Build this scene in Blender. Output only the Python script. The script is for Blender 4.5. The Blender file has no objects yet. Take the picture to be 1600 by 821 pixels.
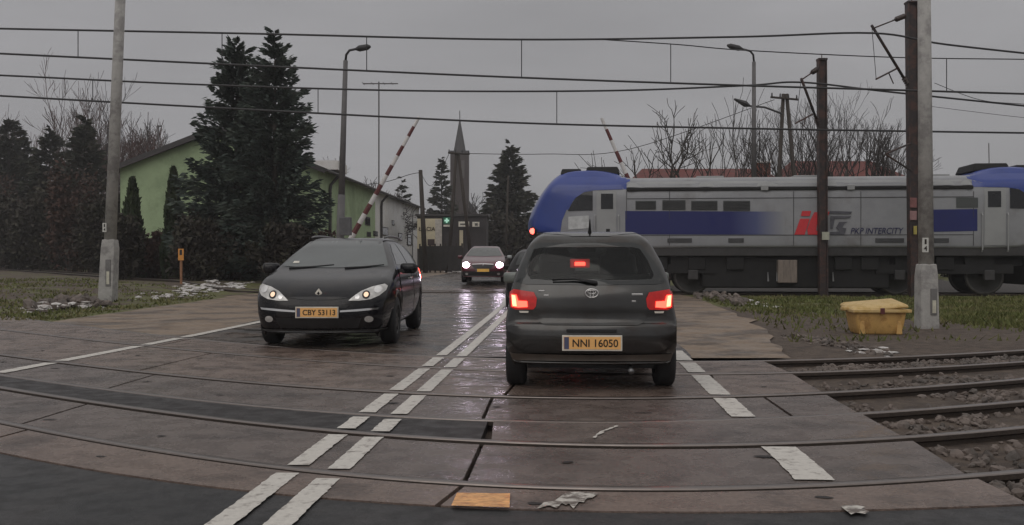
import bpy, bmesh, math, random
import numpy as np
from mathutils import Vector, Matrix, noise as mnoise
from mathutils.bvhtree import BVHTree
from mathutils.geometry import delaunay_2d_cdt

R = math.radians
PI = math.pi
scene = bpy.context.scene
COL = scene.collection

# ------------------------------------------------------------------ camera
F, CX, CY, CAM_H = 1500.0, 800.0, 410.5, 1.25
PITCH = math.atan(8.5 / F)
cam_d = bpy.data.cameras.new('dashboard_camera')
cam_d.sensor_width = 36.0
cam_d.sensor_fit = 'HORIZONTAL'
cam_d.lens = 36.0 * F / 1600.0
cam_d.clip_start = 0.1
cam_d.clip_end = 3000.0
cam = bpy.data.objects.new('dashboard_camera', cam_d)
cam.location = (0, 0, CAM_H)
cam.rotation_euler = (PI / 2 - PITCH, 0, 0)
COL.objects.link(cam)
scene.camera = cam

# ------------------------------------------------------------------ world: heavy overcast, late afternoon
SUN_EL, SUN_AZ = R(20), R(200)
world = bpy.data.worlds.new('World')
scene.world = world
world.use_nodes = True
nt = world.node_tree
nt.nodes.clear()
out = nt.nodes.new('ShaderNodeOutputWorld')
bg = nt.nodes.new('ShaderNodeBackground')
bg.inputs['Strength'].default_value = 0.10
sky = nt.nodes.new('ShaderNodeTexSky')
sky.sky_type = 'NISHITA'
sky.sun_disc = False
sky.sun_elevation = SUN_EL
sky.sun_rotation = SUN_AZ
hsv = nt.nodes.new('ShaderNodeHueSaturation')
hsv.inputs['Saturation'].default_value = 0.12
hsv.inputs['Value'].default_value = 0.6
nt.links.new(sky.outputs[0], hsv.inputs['Color'])
tc = nt.nodes.new('ShaderNodeTexCoord')
sep = nt.nodes.new('ShaderNodeSeparateXYZ')
nt.links.new(tc.outputs['Generated'], sep.inputs[0])
ramp = nt.nodes.new('ShaderNodeValToRGB')          # overcast: zenith brighter than horizon
cr = ramp.color_ramp
cr.elements[0].position = 0.0
cr.elements[0].color = (0.275, 0.272, 0.283, 1)
cr.elements[1].position = 1.0
cr.elements[1].color = (0.74, 0.725, 0.72, 1)
e = cr.elements.new(0.25); e.color = (0.300, 0.296, 0.308, 1)
e = cr.elements.new(0.42); e.color = (0.47, 0.46, 0.46, 1)
nt.links.new(sep.outputs['Z'], ramp.inputs[0])
mp = nt.nodes.new('ShaderNodeMapping')
mp.inputs['Scale'].default_value = (1.6, 1.6, 7.0)
nt.links.new(tc.outputs['Generated'], mp.inputs[0])
nz = nt.nodes.new('ShaderNodeTexNoise')
nz.inputs['Scale'].default_value = 1.7
nz.inputs['Detail'].default_value = 5.0
nt.links.new(mp.outputs[0], nz.inputs['Vector'])
mr = nt.nodes.new('ShaderNodeMapRange')
mr.inputs['From Min'].default_value = 0.3
mr.inputs['From Max'].default_value = 0.7
mr.inputs['To Min'].default_value = 9.5
mr.inputs['To Max'].default_value = 12.0
nt.links.new(nz.outputs[0], mr.inputs['Value'])
vm = nt.nodes.new('ShaderNodeVectorMath'); vm.operation = 'SCALE'
nt.links.new(ramp.outputs[0], vm.inputs[0])
nt.links.new(mr.outputs[0], vm.inputs['Scale'])
mix = nt.nodes.new('ShaderNodeMix'); mix.data_type = 'RGBA'
mix.inputs['Factor'].default_value = 0.9
nt.links.new(hsv.outputs[0], mix.inputs[6])
nt.links.new(vm.outputs[0], mix.inputs[7])
nt.links.new(mix.outputs[2], bg.inputs['Color'])
nt.links.new(bg.outputs[0], out.inputs['Surface'])

sun_d = bpy.data.lights.new('sun', 'SUN')
sun_d.energy = 0.5
sun_d.angle = R(50)
sun_d.color = (1.0, 0.95, 0.9)
sun = bpy.data.objects.new('sun', sun_d)
sun.rotation_euler = (PI / 2 - R(40), 0, -SUN_AZ + PI)
COL.objects.link(sun)

vs = scene.view_settings
vs.view_transform = 'Standard'
vs.look = 'None'
vs.exposure = 0.0
vs.gamma = 1.0
scene.cycles.filter_width = 1.45
scene.cycles.max_bounces = 6
scene.cycles.transparent_max_bounces = 12
scene.cycles.volume_bounces = 1
scene.cycles.use_denoising = True

# ------------------------------------------------------------------ helpers
random.seed(7)

def ray(px, py):
    xc, yc = (px - CX) / F, -(py - CY) / F
    c, s = math.cos(PITCH), math.sin(PITCH)
    return Vector((xc, c + yc * s, -s + yc * c))

def at(px, py, Y):
    d = ray(px, py)
    t = Y / d.y
    return Vector((d.x * t, Y, CAM_H + d.z * t))

def P(px, py, z=0.0):
    d = ray(px, py)
    t = (z - CAM_H) / d.z
    return Vector((d.x * t, d.y * t, z))

def sstep(t):
    t = max(0.0, min(1.0, t))
    return t * t * (3 - 2 * t)

MATS = {}
def mat(name, color, rough=0.6, metal=0.0, var=0.25, scale=6.0, bump=0.0, bscale=None, coat=0.0,
        color2=None, c2scale=None, c2lo=0.45, c2hi=0.6, emit=None, estr=0.0, rvar=0.0, spec=0.5, stretch=None):
    """noise-varied Principled material, optionally blotched with a second colour"""
    if name in MATS: return MATS[name]
    m = bpy.data.materials.new(name); m.use_nodes = True
    t = m.node_tree; N = t.nodes; Lk = t.links
    b = N['Principled BSDF']
    b.inputs['Roughness'].default_value = rough
    b.inputs['Metallic'].default_value = metal
    b.inputs['Coat Weight'].default_value = coat
    b.inputs['Coat Roughness'].default_value = 0.06
    b.inputs['Specular IOR Level'].default_value = spec
    tc = N.new('ShaderNodeTexCoord')
    vec = tc.outputs['Object']
    if stretch:
        mpn = N.new('ShaderNodeMapping'); mpn.inputs['Scale'].default_value = stretch
        Lk.new(vec, mpn.inputs[0]); vec = mpn.outputs[0]
    n = N.new('ShaderNodeTexNoise')
    n.inputs['Scale'].default_value = scale; n.inputs['Detail'].default_value = 6
    n.inputs['Roughness'].default_value = 0.65
    Lk.new(vec, n.inputs['Vector'])
    r = N.new('ShaderNodeMapRange')
    r.inputs['From Min'].default_value = 0.25; r.inputs['From Max'].default_value = 0.75
    r.inputs['To Min'].default_value = 1 - var; r.inputs['To Max'].default_value = 1 + var
    Lk.new(n.outputs[0], r.inputs['Value'])
    base = N.new('ShaderNodeRGB'); base.outputs[0].default_value = (*color, 1)
    src = base.outputs[0]
    if color2:
        n2 = N.new('ShaderNodeTexNoise'); n2.inputs['Scale'].default_value = c2scale or scale * 0.3
        n2.inputs['Detail'].default_value = 7; n2.inputs['Roughness'].default_value = 0.7
        Lk.new(vec, n2.inputs['Vector'])
        r2 = N.new('ShaderNodeMapRange'); r2.interpolation_type = 'SMOOTHSTEP'
        r2.inputs['From Min'].default_value = c2lo; r2.inputs['From Max'].default_value = c2hi
        Lk.new(n2.outputs[0], r2.inputs['Value'])
        mx = N.new('ShaderNodeMix'); mx.data_type = 'RGBA'
        Lk.new(r2.outputs[0], mx.inputs['Factor'])
        Lk.new(src, mx.inputs[6]); mx.inputs[7].default_value = (*color2, 1)
        src = mx.outputs[2]
    sc = N.new('ShaderNodeVectorMath'); sc.operation = 'SCALE'
    Lk.new(src, sc.inputs[0]); Lk.new(r.outputs[0], sc.inputs['Scale'])
    Lk.new(sc.outputs[0], b.inputs['Base Color'])
    if rvar:
        n3 = N.new('ShaderNodeTexNoise'); n3.inputs['Scale'].default_value = scale * 0.12
        n3.inputs['Detail'].default_value = 5
        Lk.new(vec, n3.inputs['Vector'])
        r3 = N.new('ShaderNodeMapRange')
        r3.inputs['From Min'].default_value = 0.38; r3.inputs['From Max'].default_value = 0.62
        r3.inputs['To Min'].default_value = max(0.03, rough - rvar); r3.inputs['To Max'].default_value = min(1, rough + rvar)
        Lk.new(n3.outputs[0], r3.inputs['Value']); Lk.new(r3.outputs[0], b.inputs['Roughness'])
    if bump:
        nb = N.new('ShaderNodeTexNoise'); nb.inputs['Scale'].default_value = bscale or scale * 3
        nb.inputs['Detail'].default_value = 5
        Lk.new(vec, nb.inputs['Vector'])
        bp = N.new('ShaderNodeBump'); bp.inputs['Strength'].default_value = bump
        bp.inputs['Distance'].default_value = 0.02
        Lk.new(nb.outputs[0], bp.inputs['Height']); Lk.new(bp.outputs[0], b.inputs['Normal'])
    if emit:
        b.inputs['Emission Color'].default_value = (*emit, 1)
        b.inputs['Emission Strength'].default_value = estr
    MATS[name] = m
    return m

def glass_mat(name, tint, gloss=0.03, facing=0.12):
    m = bpy.data.materials.new(name); m.use_nodes = True
    t = m.node_tree; t.nodes.clear()
    o = t.nodes.new('ShaderNodeOutputMaterial')
    tr = t.nodes.new('ShaderNodeBsdfTransparent'); tr.inputs[0].default_value = (*tint, 1)
    gl = t.nodes.new('ShaderNodeBsdfGlossy'); gl.inputs['Roughness'].default_value = gloss
    lw = t.nodes.new('ShaderNodeLayerWeight'); lw.inputs[0].default_value = facing
    mx = t.nodes.new('ShaderNodeMixShader')
    t.links.new(lw.outputs['Fresnel'], mx.inputs[0])
    t.links.new(tr.outputs[0], mx.inputs[1]); t.links.new(gl.outputs[0], mx.inputs[2])
    t.links.new(mx.outputs[0], o.inputs[0])
    MATS[name] = m
    return m

def tag(o, label=None, cat=None, group=None, kind=None):
    if label: o['label'] = label
    if cat: o['category'] = cat
    if group: o['group'] = group
    if kind: o['kind'] = kind
    return o

def empty(name, loc, label, cat, group=None, rz=0.0, scale=1.0):
    o = bpy.data.objects.new(name, None)
    o.empty_display_size = 0.2
    o.location = loc; o.rotation_euler = (0, 0, rz); o.scale = (scale,) * 3
    COL.objects.link(o)
    return tag(o, label, cat, group)

def top_of(o):
    while o.parent: o = o.parent
    return o

class MB:
    """collects geometry and links it as ONE mesh object"""
    def __init__(self): self.v = []; self.f = []
    def add(self, vs, fs):
        k = len(self.v)
        self.v.extend([tuple(p) for p in vs]); self.f.extend([tuple(i + k for i in f) for f in fs])
        return self
    def box(self, c, s, rz=0.0, taper=1.0, rot=None):
        hx, hy, hz = s[0] / 2, s[1] / 2, s[2] / 2
        pts = [Vector((x * hx * (taper if z > 0 else 1), y * hy * (taper if z > 0 else 1), z * hz))
               for z in (-1, 1) for x, y in ((-1, -1), (1, -1), (1, 1), (-1, 1))]
        M = rot if rot else Matrix.Rotation(rz, 3, 'Z')
        pts = [M @ p + Vector(c) for p in pts]
        return self.add(pts, [(3, 2, 1, 0), (4, 5, 6, 7), (0, 1, 5, 4), (1, 2, 6, 5), (2, 3, 7, 6), (3, 0, 4, 7)])
    def tube(self, pts, rad, n=8, cap=True):
        pts = [Vector(p) for p in pts]
        if not hasattr(rad, '__len__'): rad = [rad] * len(pts)
        vs, fs = [], []
        up = None
        for i, p in enumerate(pts):
            d = (pts[min(i + 1, len(pts) - 1)] - pts[max(i - 1, 0)])
            if d.length < 1e-9: d = Vector((0, 0, 1))
            d.normalize()
            if up is None: up = Vector((1, 0, 0)) if abs(d.x) < 0.8 else Vector((0, 1, 0))
            a = d.cross(up)
            if a.length < 1e-5: a = d.orthogonal()
            a.normalize(); b = d.cross(a); up = -b if False else up
            for k in range(n):
                t = 2 * PI * k / n
                vs.append(p + (a * math.cos(t) + b * math.sin(t)) * rad[i])
        for i in range(len(pts) - 1):
            for k in range(n):
                k2 = (k + 1) % n
                fs.append((i * n + k, i * n + k2, (i + 1) * n + k2, (i + 1) * n + k))
        if cap:
            fs.append(tuple(range(n - 1, -1, -1)))
            fs.append(tuple(range((len(pts) - 1) * n, len(pts) * n)))
        return self.add(vs, fs)
    def prism(self, poly, d):
        """closed polygon (3D points) extruded along the vector d"""
        n = len(poly); d = Vector(d)
        vs = [Vector(p) for p in poly] + [Vector(p) + d for p in poly]
        fs = [tuple(range(n - 1, -1, -1)), tuple(range(n, 2 * n))]
        fs += [(i, (i + 1) % n, (i + 1) % n + n, i + n) for i in range(n)]
        return self.add(vs, fs)
    def lathe_x(self, prof, n=28, c=(0, 0, 0)):
        """profile of (x, r) turned round the X axis"""
        vs, fs = [], []
        for x, r in prof:
            for k in range(n):
                t = 2 * PI * k / n
                vs.append((c[0] + x, c[1] + r * math.cos(t), c[2] + r * math.sin(t)))
        for i in range(len(prof) - 1):
            for k in range(n):
                k2 = (k + 1) % n
                fs.append((i * n + k, i * n + k2, (i + 1) * n + k2, (i + 1) * n + k))
        return self.add(vs, fs)
    def build(self, name, m, parent=None, world=True, smooth=False, normals=True, bevel=0.0):
        me = bpy.data.meshes.new(name)
        v = self.v
        if parent is not None and world:
            L = top_of(parent).location
            v = [(p[0] - L.x, p[1] - L.y, p[2] - L.z) for p in v]
        me.from_pydata(v, [], self.f)
        if normals or bevel:
            bm = bmesh.new(); bm.from_mesh(me)
            bmesh.ops.recalc_face_normals(bm, faces=bm.faces)
            if bevel:
                bmesh.ops.bevel(bm, geom=[e for e in bm.edges if len(e.link_faces) == 2 and e.calc_face_angle(0) > 0.5],
                                offset=bevel, segments=2, affect='EDGES', profile=0.5, clamp_overlap=True)
            bm.to_mesh(me); bm.free()
        if smooth: me.polygons.foreach_set('use_smooth', [True] * len(me.polygons))
        if m: me.materials.append(m)
        o = bpy.data.objects.new(name, me)
        COL.objects.link(o)
        if parent is not None: o.parent = parent
        return o

def quads_obj(name, V, m, parent, k=4):
    """fast mesh of separate faces: V is (n, k, 3) in world space"""
    n = V.shape[0]
    L = top_of(parent).location if parent else Vector((0, 0, 0))
    V = V - np.array(L)[None, None, :]
    me = bpy.data.meshes.new(name)
    me.vertices.add(n * k); me.vertices.foreach_set('co', V.reshape(-1).astype(np.float32))
    me.loops.add(n * k); me.loops.foreach_set('vertex_index', np.arange(n * k, dtype=np.int32))
    me.polygons.add(n); me.polygons.foreach_set('loop_start', np.arange(0, n * k, k, dtype=np.int32))
    me.polygons.foreach_set('loop_total', np.full(n, k, dtype=np.int32))
    me.update(); me.validate()
    me.materials.append(m)
    o = bpy.data.objects.new(name, me); COL.objects.link(o)
    if parent: o.parent = parent
    return o

def text_mb(body, size, shear=0.0, bold=0.0, ext=0.002, align='CENTER'):
    """text as mesh data in the XY plane (width along X)"""
    cu = bpy.data.curves.new('writing', 'FONT')
    cu.body = body; cu.size = size; cu.shear = shear; cu.offset = bold; cu.extrude = ext
    cu.align_x = align; cu.align_y = 'CENTER'
    o = bpy.data.objects.new('writing', cu); COL.objects.link(o)
    dg = bpy.context.evaluated_depsgraph_get()
    me = bpy.data.meshes.new_from_object(o.evaluated_get(dg))
    vs = [v.co.copy() for v in me.vertices]; fs = [tuple(p.vertices) for p in me.polygons]
    bpy.data.objects.remove(o); bpy.data.curves.remove(cu); bpy.data.meshes.remove(me)
    return vs, fs

def place_text(mb, body, width, height, origin, ux, uz, shear=0.0, bold=0.0):
    vs, fs = text_mb(body, 1.0, shear, bold)
    xs = [v.x for v in vs]; ys = [v.y for v in vs]
    w0, h0 = max(xs) - min(xs), max(ys) - min(ys)
    cx, cy = (max(xs) + min(xs)) / 2, (max(ys) + min(ys)) / 2
    ux, uz = Vector(ux), Vector(uz); un = ux.cross(uz)
    mb.add([Vector(origin) + ux * ((v.x - cx) / w0 * width) + uz * ((v.y - cy) / h0 * height) + un * v.z for v in vs], fs)

# ---- bodies with a side silhouette and a width function (cars, locomotive)
def catmull(pts, n=6, closed=True):
    res = []; L = len(pts)
    rng = range(L) if closed else range(L - 1)
    for i in rng:
        g = lambda j: pts[j % L] if closed else pts[max(0, min(L - 1, j))]
        p0, p1, p2, p3 = (Vector(g(i + j)) for j in (-1, 0, 1, 2))
        for k in range(n):
            t = k / n
            res.append(0.5 * ((2 * p1) + (p2 - p0) * t + (2 * p0 - 5 * p1 + 4 * p2 - p3) * t * t + (3 * p1 - p0 - 3 * p2 + p3) * t ** 3))
    if not closed: res.append(Vector(pts[-1]))
    return res

def interp_fun(tab):
    zs = [a for a, b in tab]; ws = [b for a, b in tab]
    return lambda z: float(np.interp(z, zs, ws))

def skin(loop, wf, r=0.08, bow=0.0, bow_len=0.6, ncol=21, grid=0.12, sub=5):
    """closed body: loop of (y, z) side silhouette, half width wf(y, z); returns verts, faces"""
    lp = catmull(loop, sub)
    n = len(lp)
    area = sum(lp[i].x * lp[(i + 1) % n].y - lp[(i + 1) % n].x * lp[i].y for i in range(n))
    sg = 1 if area > 0 else -1
    nrm = []
    for i in range(n):
        t = (lp[(i + 1) % n] - lp[i - 1]).normalized()
        nrm.append(Vector((-t.y, t.x)) * sg)
    ymin, ymax = min(p.x for p in lp), max(p.x for p in lp)
    s0 = 0.80
    ss = [-1 + 2 * k / (ncol - 1) for k in range(ncol)]
    ss = sorted(set([round(s, 4) for s in ss if abs(s) < s0 + 0.02] + [sg2 * (s0 + (1 - s0) * q) for q in (0.25, 0.5, 0.7, 0.85, 0.95, 1.0) for sg2 in (-1, 1)]))
    V, Fc = [], []
    ring = {}
    for ci, s in enumerate(ss):
        t = max(0.0, (abs(s) - s0) / (1 - s0))
        ins = r * (1 - math.sqrt(max(0.0, 1 - t * t)))
        for k in range(n):
            y, z = lp[k] + nrm[k] * ins
            e = max(0, (ymin + bow_len - y) / bow_len) - max(0, (y - ymax + bow_len) / bow_len)
            y += bow * s * s * e
            w = wf(y, z)
            x = math.copysign(min(abs(s), s0), s) * (w - r) / s0 + math.copysign(r * t, s)
            V.append(Vector((x, y, z)))
    for c in range(len(ss) - 1):
        for k in range(n):
            k2 = (k + 1) % n
            Fc.append((c * n + k, c * n + k2, (c + 1) * n + k2, (c + 1) * n + k))
    # side skins
    edge = [Vector((V[k].y, V[k].z)) for k in range((len(ss) - 1) * n, len(ss) * n)]
    pts = list(edge); cons = [(i, (i + 1) % n) for i in range(n)]
    zmin, zmax = min(p.y for p in edge), max(p.y for p in edge)
    yy = ymin
    while yy < ymax:
        zz = zmin
        while zz < zmax:
            q = Vector((yy + (zz * 7.3 % 0.013), zz))
            if inside(q, edge) and min((q - p).length for p in edge) > grid * 0.45: pts.append(q)
            zz += grid
        yy += grid
    vo, eo, fo, ov, oe, of = delaunay_2d_cdt(pts, cons, [], 1, 1e-6)
    for sgn in (-1, 1):
        k = len(V)
        V += [Vector((sgn * wf(p.x, p.y), p.x, p.y)) for p in vo]
        Fc += [tuple(k + i for i in f) for f in fo]
    bm = bmesh.new()
    bv = [bm.verts.new(p) for p in V]
    for f in Fc:
        try: bm.faces.new([bv[i] for i in f])
        except ValueError: pass
    bmesh.ops.remove_doubles(bm, verts=bm.verts, dist=2e-4)
    bmesh.ops.recalc_face_normals(bm, faces=bm.faces)
    me = bpy.data.meshes.new('body'); bm.to_mesh(me); bm.free()
    return me

def inside(q, poly):
    c = False; n = len(poly)
    for i in range(n):
        a, b = poly[i], poly[i - 1]
        if (a[1] > q[1]) != (b[1] > q[1]) and q[0] < (b[0] - a[0]) * (q[1] - a[1]) / (b[1] - a[1]) + a[0]: c = not c
    return c

def mesh_bvh(me):
    return BVHTree.FromPolygons([v.co.copy() for v in me.vertices], [tuple(p.vertices) for p in me.polygons])

def link_mesh(name, me, m, parent, smooth=True):
    if m: me.materials.clear(); me.materials.append(m)
    me.polygons.foreach_set('use_smooth', [smooth] * len(me.polygons))
    o = bpy.data.objects.new(name, me); COL.objects.link(o); o.parent = parent
    return o

def boolean(me, cutters):
    """me minus every cutter mesh"""
    o = bpy.data.objects.new('solid', me); COL.objects.link(o)
    tmp = []
    for c in cutters:
        co = bpy.data.objects.new('cutter', c); COL.objects.link(co); tmp.append(co)
        md = o.modifiers.new('cut', 'BOOLEAN'); md.operation = 'DIFFERENCE'; md.solver = 'EXACT'; md.object = co
    bpy.context.view_layer.update()
    dg = bpy.context.evaluated_depsgraph_get()
    res = bpy.data.meshes.new_from_object(o.evaluated_get(dg))
    for t in tmp + [o]: bpy.data.objects.remove(t)
    return res

def mb_mesh(mb):
    me = bpy.data.meshes.new('cutter'); me.from_pydata(mb.v, [], mb.f)
    bm = bmesh.new(); bm.from_mesh(me); bmesh.ops.recalc_face_normals(bm, faces=bm.faces); bm.to_mesh(me); bm.free()
    return me

def panel(bvh, poly, axis, side, m, parent, name, eps=0.006, hole=None, step=0.05, rnd=0, thick=0.0):
    """polygon projected along an axis on to a body and laid eps proud of it.
       axis 'y': poly in (x, z), side -1 rear +1 front;  axis 'x': poly in (y, z), side -1 left +1 right;  axis 'z': (x, y) from above"""
    poly = [Vector(p) for p in poly]
    if rnd: poly = catmull(poly, rnd)
    dense = []
    for i, p in enumerate(poly):
        q = poly[(i + 1) % len(poly)]; k = max(1, int((q - p).length / step))
        dense += [p.lerp(q, j / k) for j in range(k)]
    n = len(dense); pts = list(dense); cons = [(i, (i + 1) % n) for i in range(n)]
    if hole:
        hp = [Vector(p) for p in hole]
        if rnd: hp = catmull(hp, rnd)
        k = len(pts); pts += hp; cons += [(k + i, k + (i + 1) % len(hp)) for i in range(len(hp))]
    a0, a1 = min(p.x for p in dense), max(p.x for p in dense)
    b0, b1 = min(p.y for p in dense), max(p.y for p in dense)
    u = a0 + step / 2
    while u < a1:
        w = b0 + step / 2
        while w < b1:
            q = Vector((u + (w * 3.1 % 0.004), w))
            if inside(q, dense) and not (hole and inside(q, hp)): pts.append(q)
            w += step
        u += step
    vo, eo, fo, *_ = delaunay_2d_cdt(pts, cons, [], 1, 1e-6)
    V = []; ok = []
    for p in vo:
        if axis == 'y': o = Vector((p.x, side * 50, p.y)); d = Vector((0, -side, 0))
        elif axis == 'x': o = Vector((side * 50, p.x, p.y)); d = Vector((-side, 0, 0))
        else: o = Vector((p.x, p.y, 50)); d = Vector((0, 0, -1))
        loc, nr, idx, dist = bvh.ray_cast(o, d)
        if loc is None: V.append(o); ok.append(False); continue
        if nr.dot(d) > 0: nr = -nr
        V.append(loc + nr * eps); ok.append(True)
    fs = []
    for f in fo:
        if not all(ok[i] for i in f): continue
        if hole:
            c = sum((vo[i] for i in f), Vector((0, 0))) / len(f)
            if inside(c, hp): continue
        fs.append(tuple(f))
    # keep the largest connected sheet only (a ray that slips past the silhouette leaves crumbs)
    par = list(range(len(V)))
    def root_of(i):
        while par[i] != i: par[i] = par[par[i]]; i = par[i]
        return i
    for f in fs:
        for i in f[1:]: par[root_of(i)] = root_of(f[0])
    cnt = {}
    for f in fs: cnt[root_of(f[0])] = cnt.get(root_of(f[0]), 0) + 1
    if cnt:
        best = max(cnt, key=cnt.get); fs = [f for f in fs if root_of(f[0]) == best]
    used = sorted({i for f in fs for i in f}); remap = {i: j for j, i in enumerate(used)}
    V = [V[i] for i in used]; fs = [tuple(remap[i] for i in f) for f in fs]
    mb = MB(); mb.add(V, fs)
    o = mb.build(name, m, parent, world=False, smooth=True)
    dirv = {'y': Vector((0, side, 0)), 'x': Vector((side, 0, 0)), 'z': Vector((0, 0, 1))}[axis]
    if len(o.data.polygons) and sum((p.normal.dot(dirv) for p in o.data.polygons)) < 0: o.data.flip_normals()
    return o

def hit(bvh, a, b, axis, side):
    if axis == 'y': o = Vector((a, side * 50, b)); d = Vector((0, -side, 0))
    else: o = Vector((side * 50, a, b)); d = Vector((-side, 0, 0))
    loc, nr, i, ds = bvh.ray_cast(o, d)
    return loc if loc else o + d * 48

def wheel(parent, x, y, r, w, m_tyre, m_rim, spokes=7, side=1):
    """wheel part (tyre) with the rim as its sub-part; local coordinates of the car"""
    t = MB()
    h = w / 2
    t.lathe_x([(-h, r * 0.62), (-h, r * 0.9), (-h * 0.8, r * 0.985), (-h * 0.4, r), (h * 0.4, r), (h * 0.8, r * 0.985), (h, r * 0.9), (h, r * 0.62)], 32, (x, y, r))
    o = t.build('wheel', m_tyre, parent, world=False, smooth=True)
    k = MB()
    xo = x + side * (h - 0.012)
    k.lathe_x([(side * (-0.05), r * 0.60), (0, r * 0.64), (side * 0.008, r * 0.60), (side * -0.02, r * 0.55)], 28, (xo, y, r))
    k.lathe_x([(side * 0.0, 0.001), (0, r * 0.16), (side * -0.03, r * 0.18)], 16, (xo, y, r))
    k.lathe_x([(side * -0.06, 0.001), (side * -0.06, r * 0.6)], 20, (xo, y, r))
    for q in range(spokes):
        a = 2 * PI * q / spokes
        rot = Matrix.Rotation(a, 3, 'X')
        k.box(Vector((xo - side * 0.012, y, r)) + rot @ Vector((0, r * 0.36, 0)), (0.025, r * 0.46, r * 0.14), rot=rot)
    k.build('rim', m_rim, o, world=False, smooth=False)
    return o

# ------------------------------------------------------------------ materials
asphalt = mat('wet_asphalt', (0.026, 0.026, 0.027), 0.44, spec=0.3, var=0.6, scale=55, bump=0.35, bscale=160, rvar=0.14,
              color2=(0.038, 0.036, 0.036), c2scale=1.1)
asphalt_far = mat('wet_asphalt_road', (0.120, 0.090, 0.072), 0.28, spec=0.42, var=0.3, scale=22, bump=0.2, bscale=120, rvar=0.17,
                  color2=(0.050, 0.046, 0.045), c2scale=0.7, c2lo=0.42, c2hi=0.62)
patch_m = mat('black_asphalt_filling', (0.030, 0.027, 0.027), 0.5, spec=0.3, var=0.4, scale=45, bump=0.5, bscale=120, rvar=0.15)
concrete_slab = mat('wet_concrete_slabs', (0.185, 0.137, 0.114), 0.27, spec=0.38, var=0.42, scale=34, bump=0.35, bscale=110, rvar=0.16,  # browner base carries warm headlight light in the slab colour
                    color2=(0.090, 0.066, 0.056), c2scale=1.6, c2lo=0.45, c2hi=0.68)
concrete_slab2 = mat('wet_grey_concrete_slabs', (0.145, 0.116, 0.104), 0.25, spec=0.40, var=0.42, scale=36, bump=0.35, bscale=120, rvar=0.16,  # base also warmed to stand in for headlight light
                     color2=(0.078, 0.062, 0.056), c2scale=1.3, c2lo=0.45, c2hi=0.66)
shoulder_m = mat('sandy_shoulder', (0.230, 0.170, 0.122), 0.62, var=0.35, scale=14, bump=0.5, bscale=70,
                 color2=(0.105, 0.080, 0.062), c2scale=0.8, rvar=0.2)
paint_m = mat('worn_white_paint', (0.60, 0.57, 0.52), 0.45, var=0.15, scale=30, bump=0.2,
              color2=(0.20, 0.17, 0.15), c2scale=11, c2lo=0.50, c2hi=0.70)
steel_m = mat('shiny_rail_steel', (0.23, 0.20, 0.185), 0.30, metal=1.0, var=0.2, scale=8, stretch=(1, 10, 10))
rust_m = mat('rusty_rail', (0.040, 0.028, 0.021), 0.75, var=0.4, scale=20, bump=0.3)
pole_conc = mat('pale_pole_concrete', (0.40, 0.39, 0.37), 0.8, var=0.2, scale=5, bump=0.25, bscale=40,
                color2=(0.27, 0.26, 0.25), c2scale=2.2)
mast_m = mat('dark_mast_steel', (0.035, 0.026, 0.026), 0.6, var=0.35, scale=6, color2=(0.07, 0.035, 0.028), c2scale=3)
ballast_m = mat('dark_ballast', (0.050, 0.044, 0.040), 0.85, var=0.5, scale=12, bump=0.8, bscale=30)
wire_m = mat('wire', (0.035, 0.034, 0.036), 0.5, metal=0.3, var=0.1)
wood_m = mat('weathered_pole_wood', (0.045, 0.036, 0.030), 0.85, var=0.3, scale=5, stretch=(3, 3, 0.4))
lamp_pole_m = mat('grey_lamp_post', (0.12, 0.115, 0.115), 0.6, var=0.2, scale=4)
lamp_dark_m = mat('dark_lamp_arm', (0.03, 0.028, 0.03), 0.5, var=0.2)

# ------------------------------------------------------------------ ground, road, crossing
def rise(Y): return 0.25 * sstep((Y - 34.5) / 6.0)

RAILPX = [
    [(-150, 625), (0, 659), (154, 687), (420, 728), (546, 741), (686, 753), (820, 757), (1020, 762), (1220, 762), (1319, 757), (1500, 742), (1600, 735), (1750, 722)],
    [(-150, 578), (0, 605), (123, 626), (420, 663), (583, 675), (766, 689), (1020, 697), (1220, 694), (1403, 682), (1600, 666), (1750, 652)],
    [(-150, 563), (0, 587), (179, 609), (420, 637), (620, 650), (800, 656), (1020, 660), (1180, 657), (1338, 645), (1600, 626), (1750, 613)],
    [(-150, 533), (0, 552), (220, 582), (420, 600), (605, 611.6), (788, 618), (1056, 621), (1180, 619), (1287, 614), (1600, 591), (1750, 578)],
    [(-150, 495), (0, 516), (241, 541), (420, 558), (620, 572), (788, 579), (1060, 585), (1240, 583), (1600, 564), (1750, 554)],
    [(-150, 468), (0, 492), (205, 520), (420, 541), (600, 552), (788, 560), (1060, 566), (1220, 565), (1384, 558), (1600, 546), (1750, 537)],
]
XS = np.arange(-16.0, 24.01, 0.2)
def ground_curve(px):
    xs = np.array([p[0] for p in px], float); ys = np.array([p[1] for p in px], float)
    c = np.polyfit((xs - 800) / 900, ys, 4)
    X, Y = [], []
    for x in np.arange(-240, 1841, 20):
        q = P(x, float(np.polyval(c, (x - 800) / 900)))
        X.append(q.x); Y.append(q.y)
    o = np.argsort(X)
    X = np.array(X)[o]; Y = np.array(Y)[o]
    s0 = (Y[3] - Y[0]) / (X[3] - X[0]); s1 = (Y[-1] - Y[-4]) / (X[-1] - X[-4])
    return np.array([np.interp(x, X, Y) if X[0] <= x <= X[-1] else (Y[0] + s0 * (x - X[0]) if x < X[0] else Y[-1] + s1 * (x - X[-1])) for x in XS])
RC = [ground_curve(p) for p in RAILPX]
def rail_y(k, X): return float(np.interp(X, XS, RC[k]))

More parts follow.
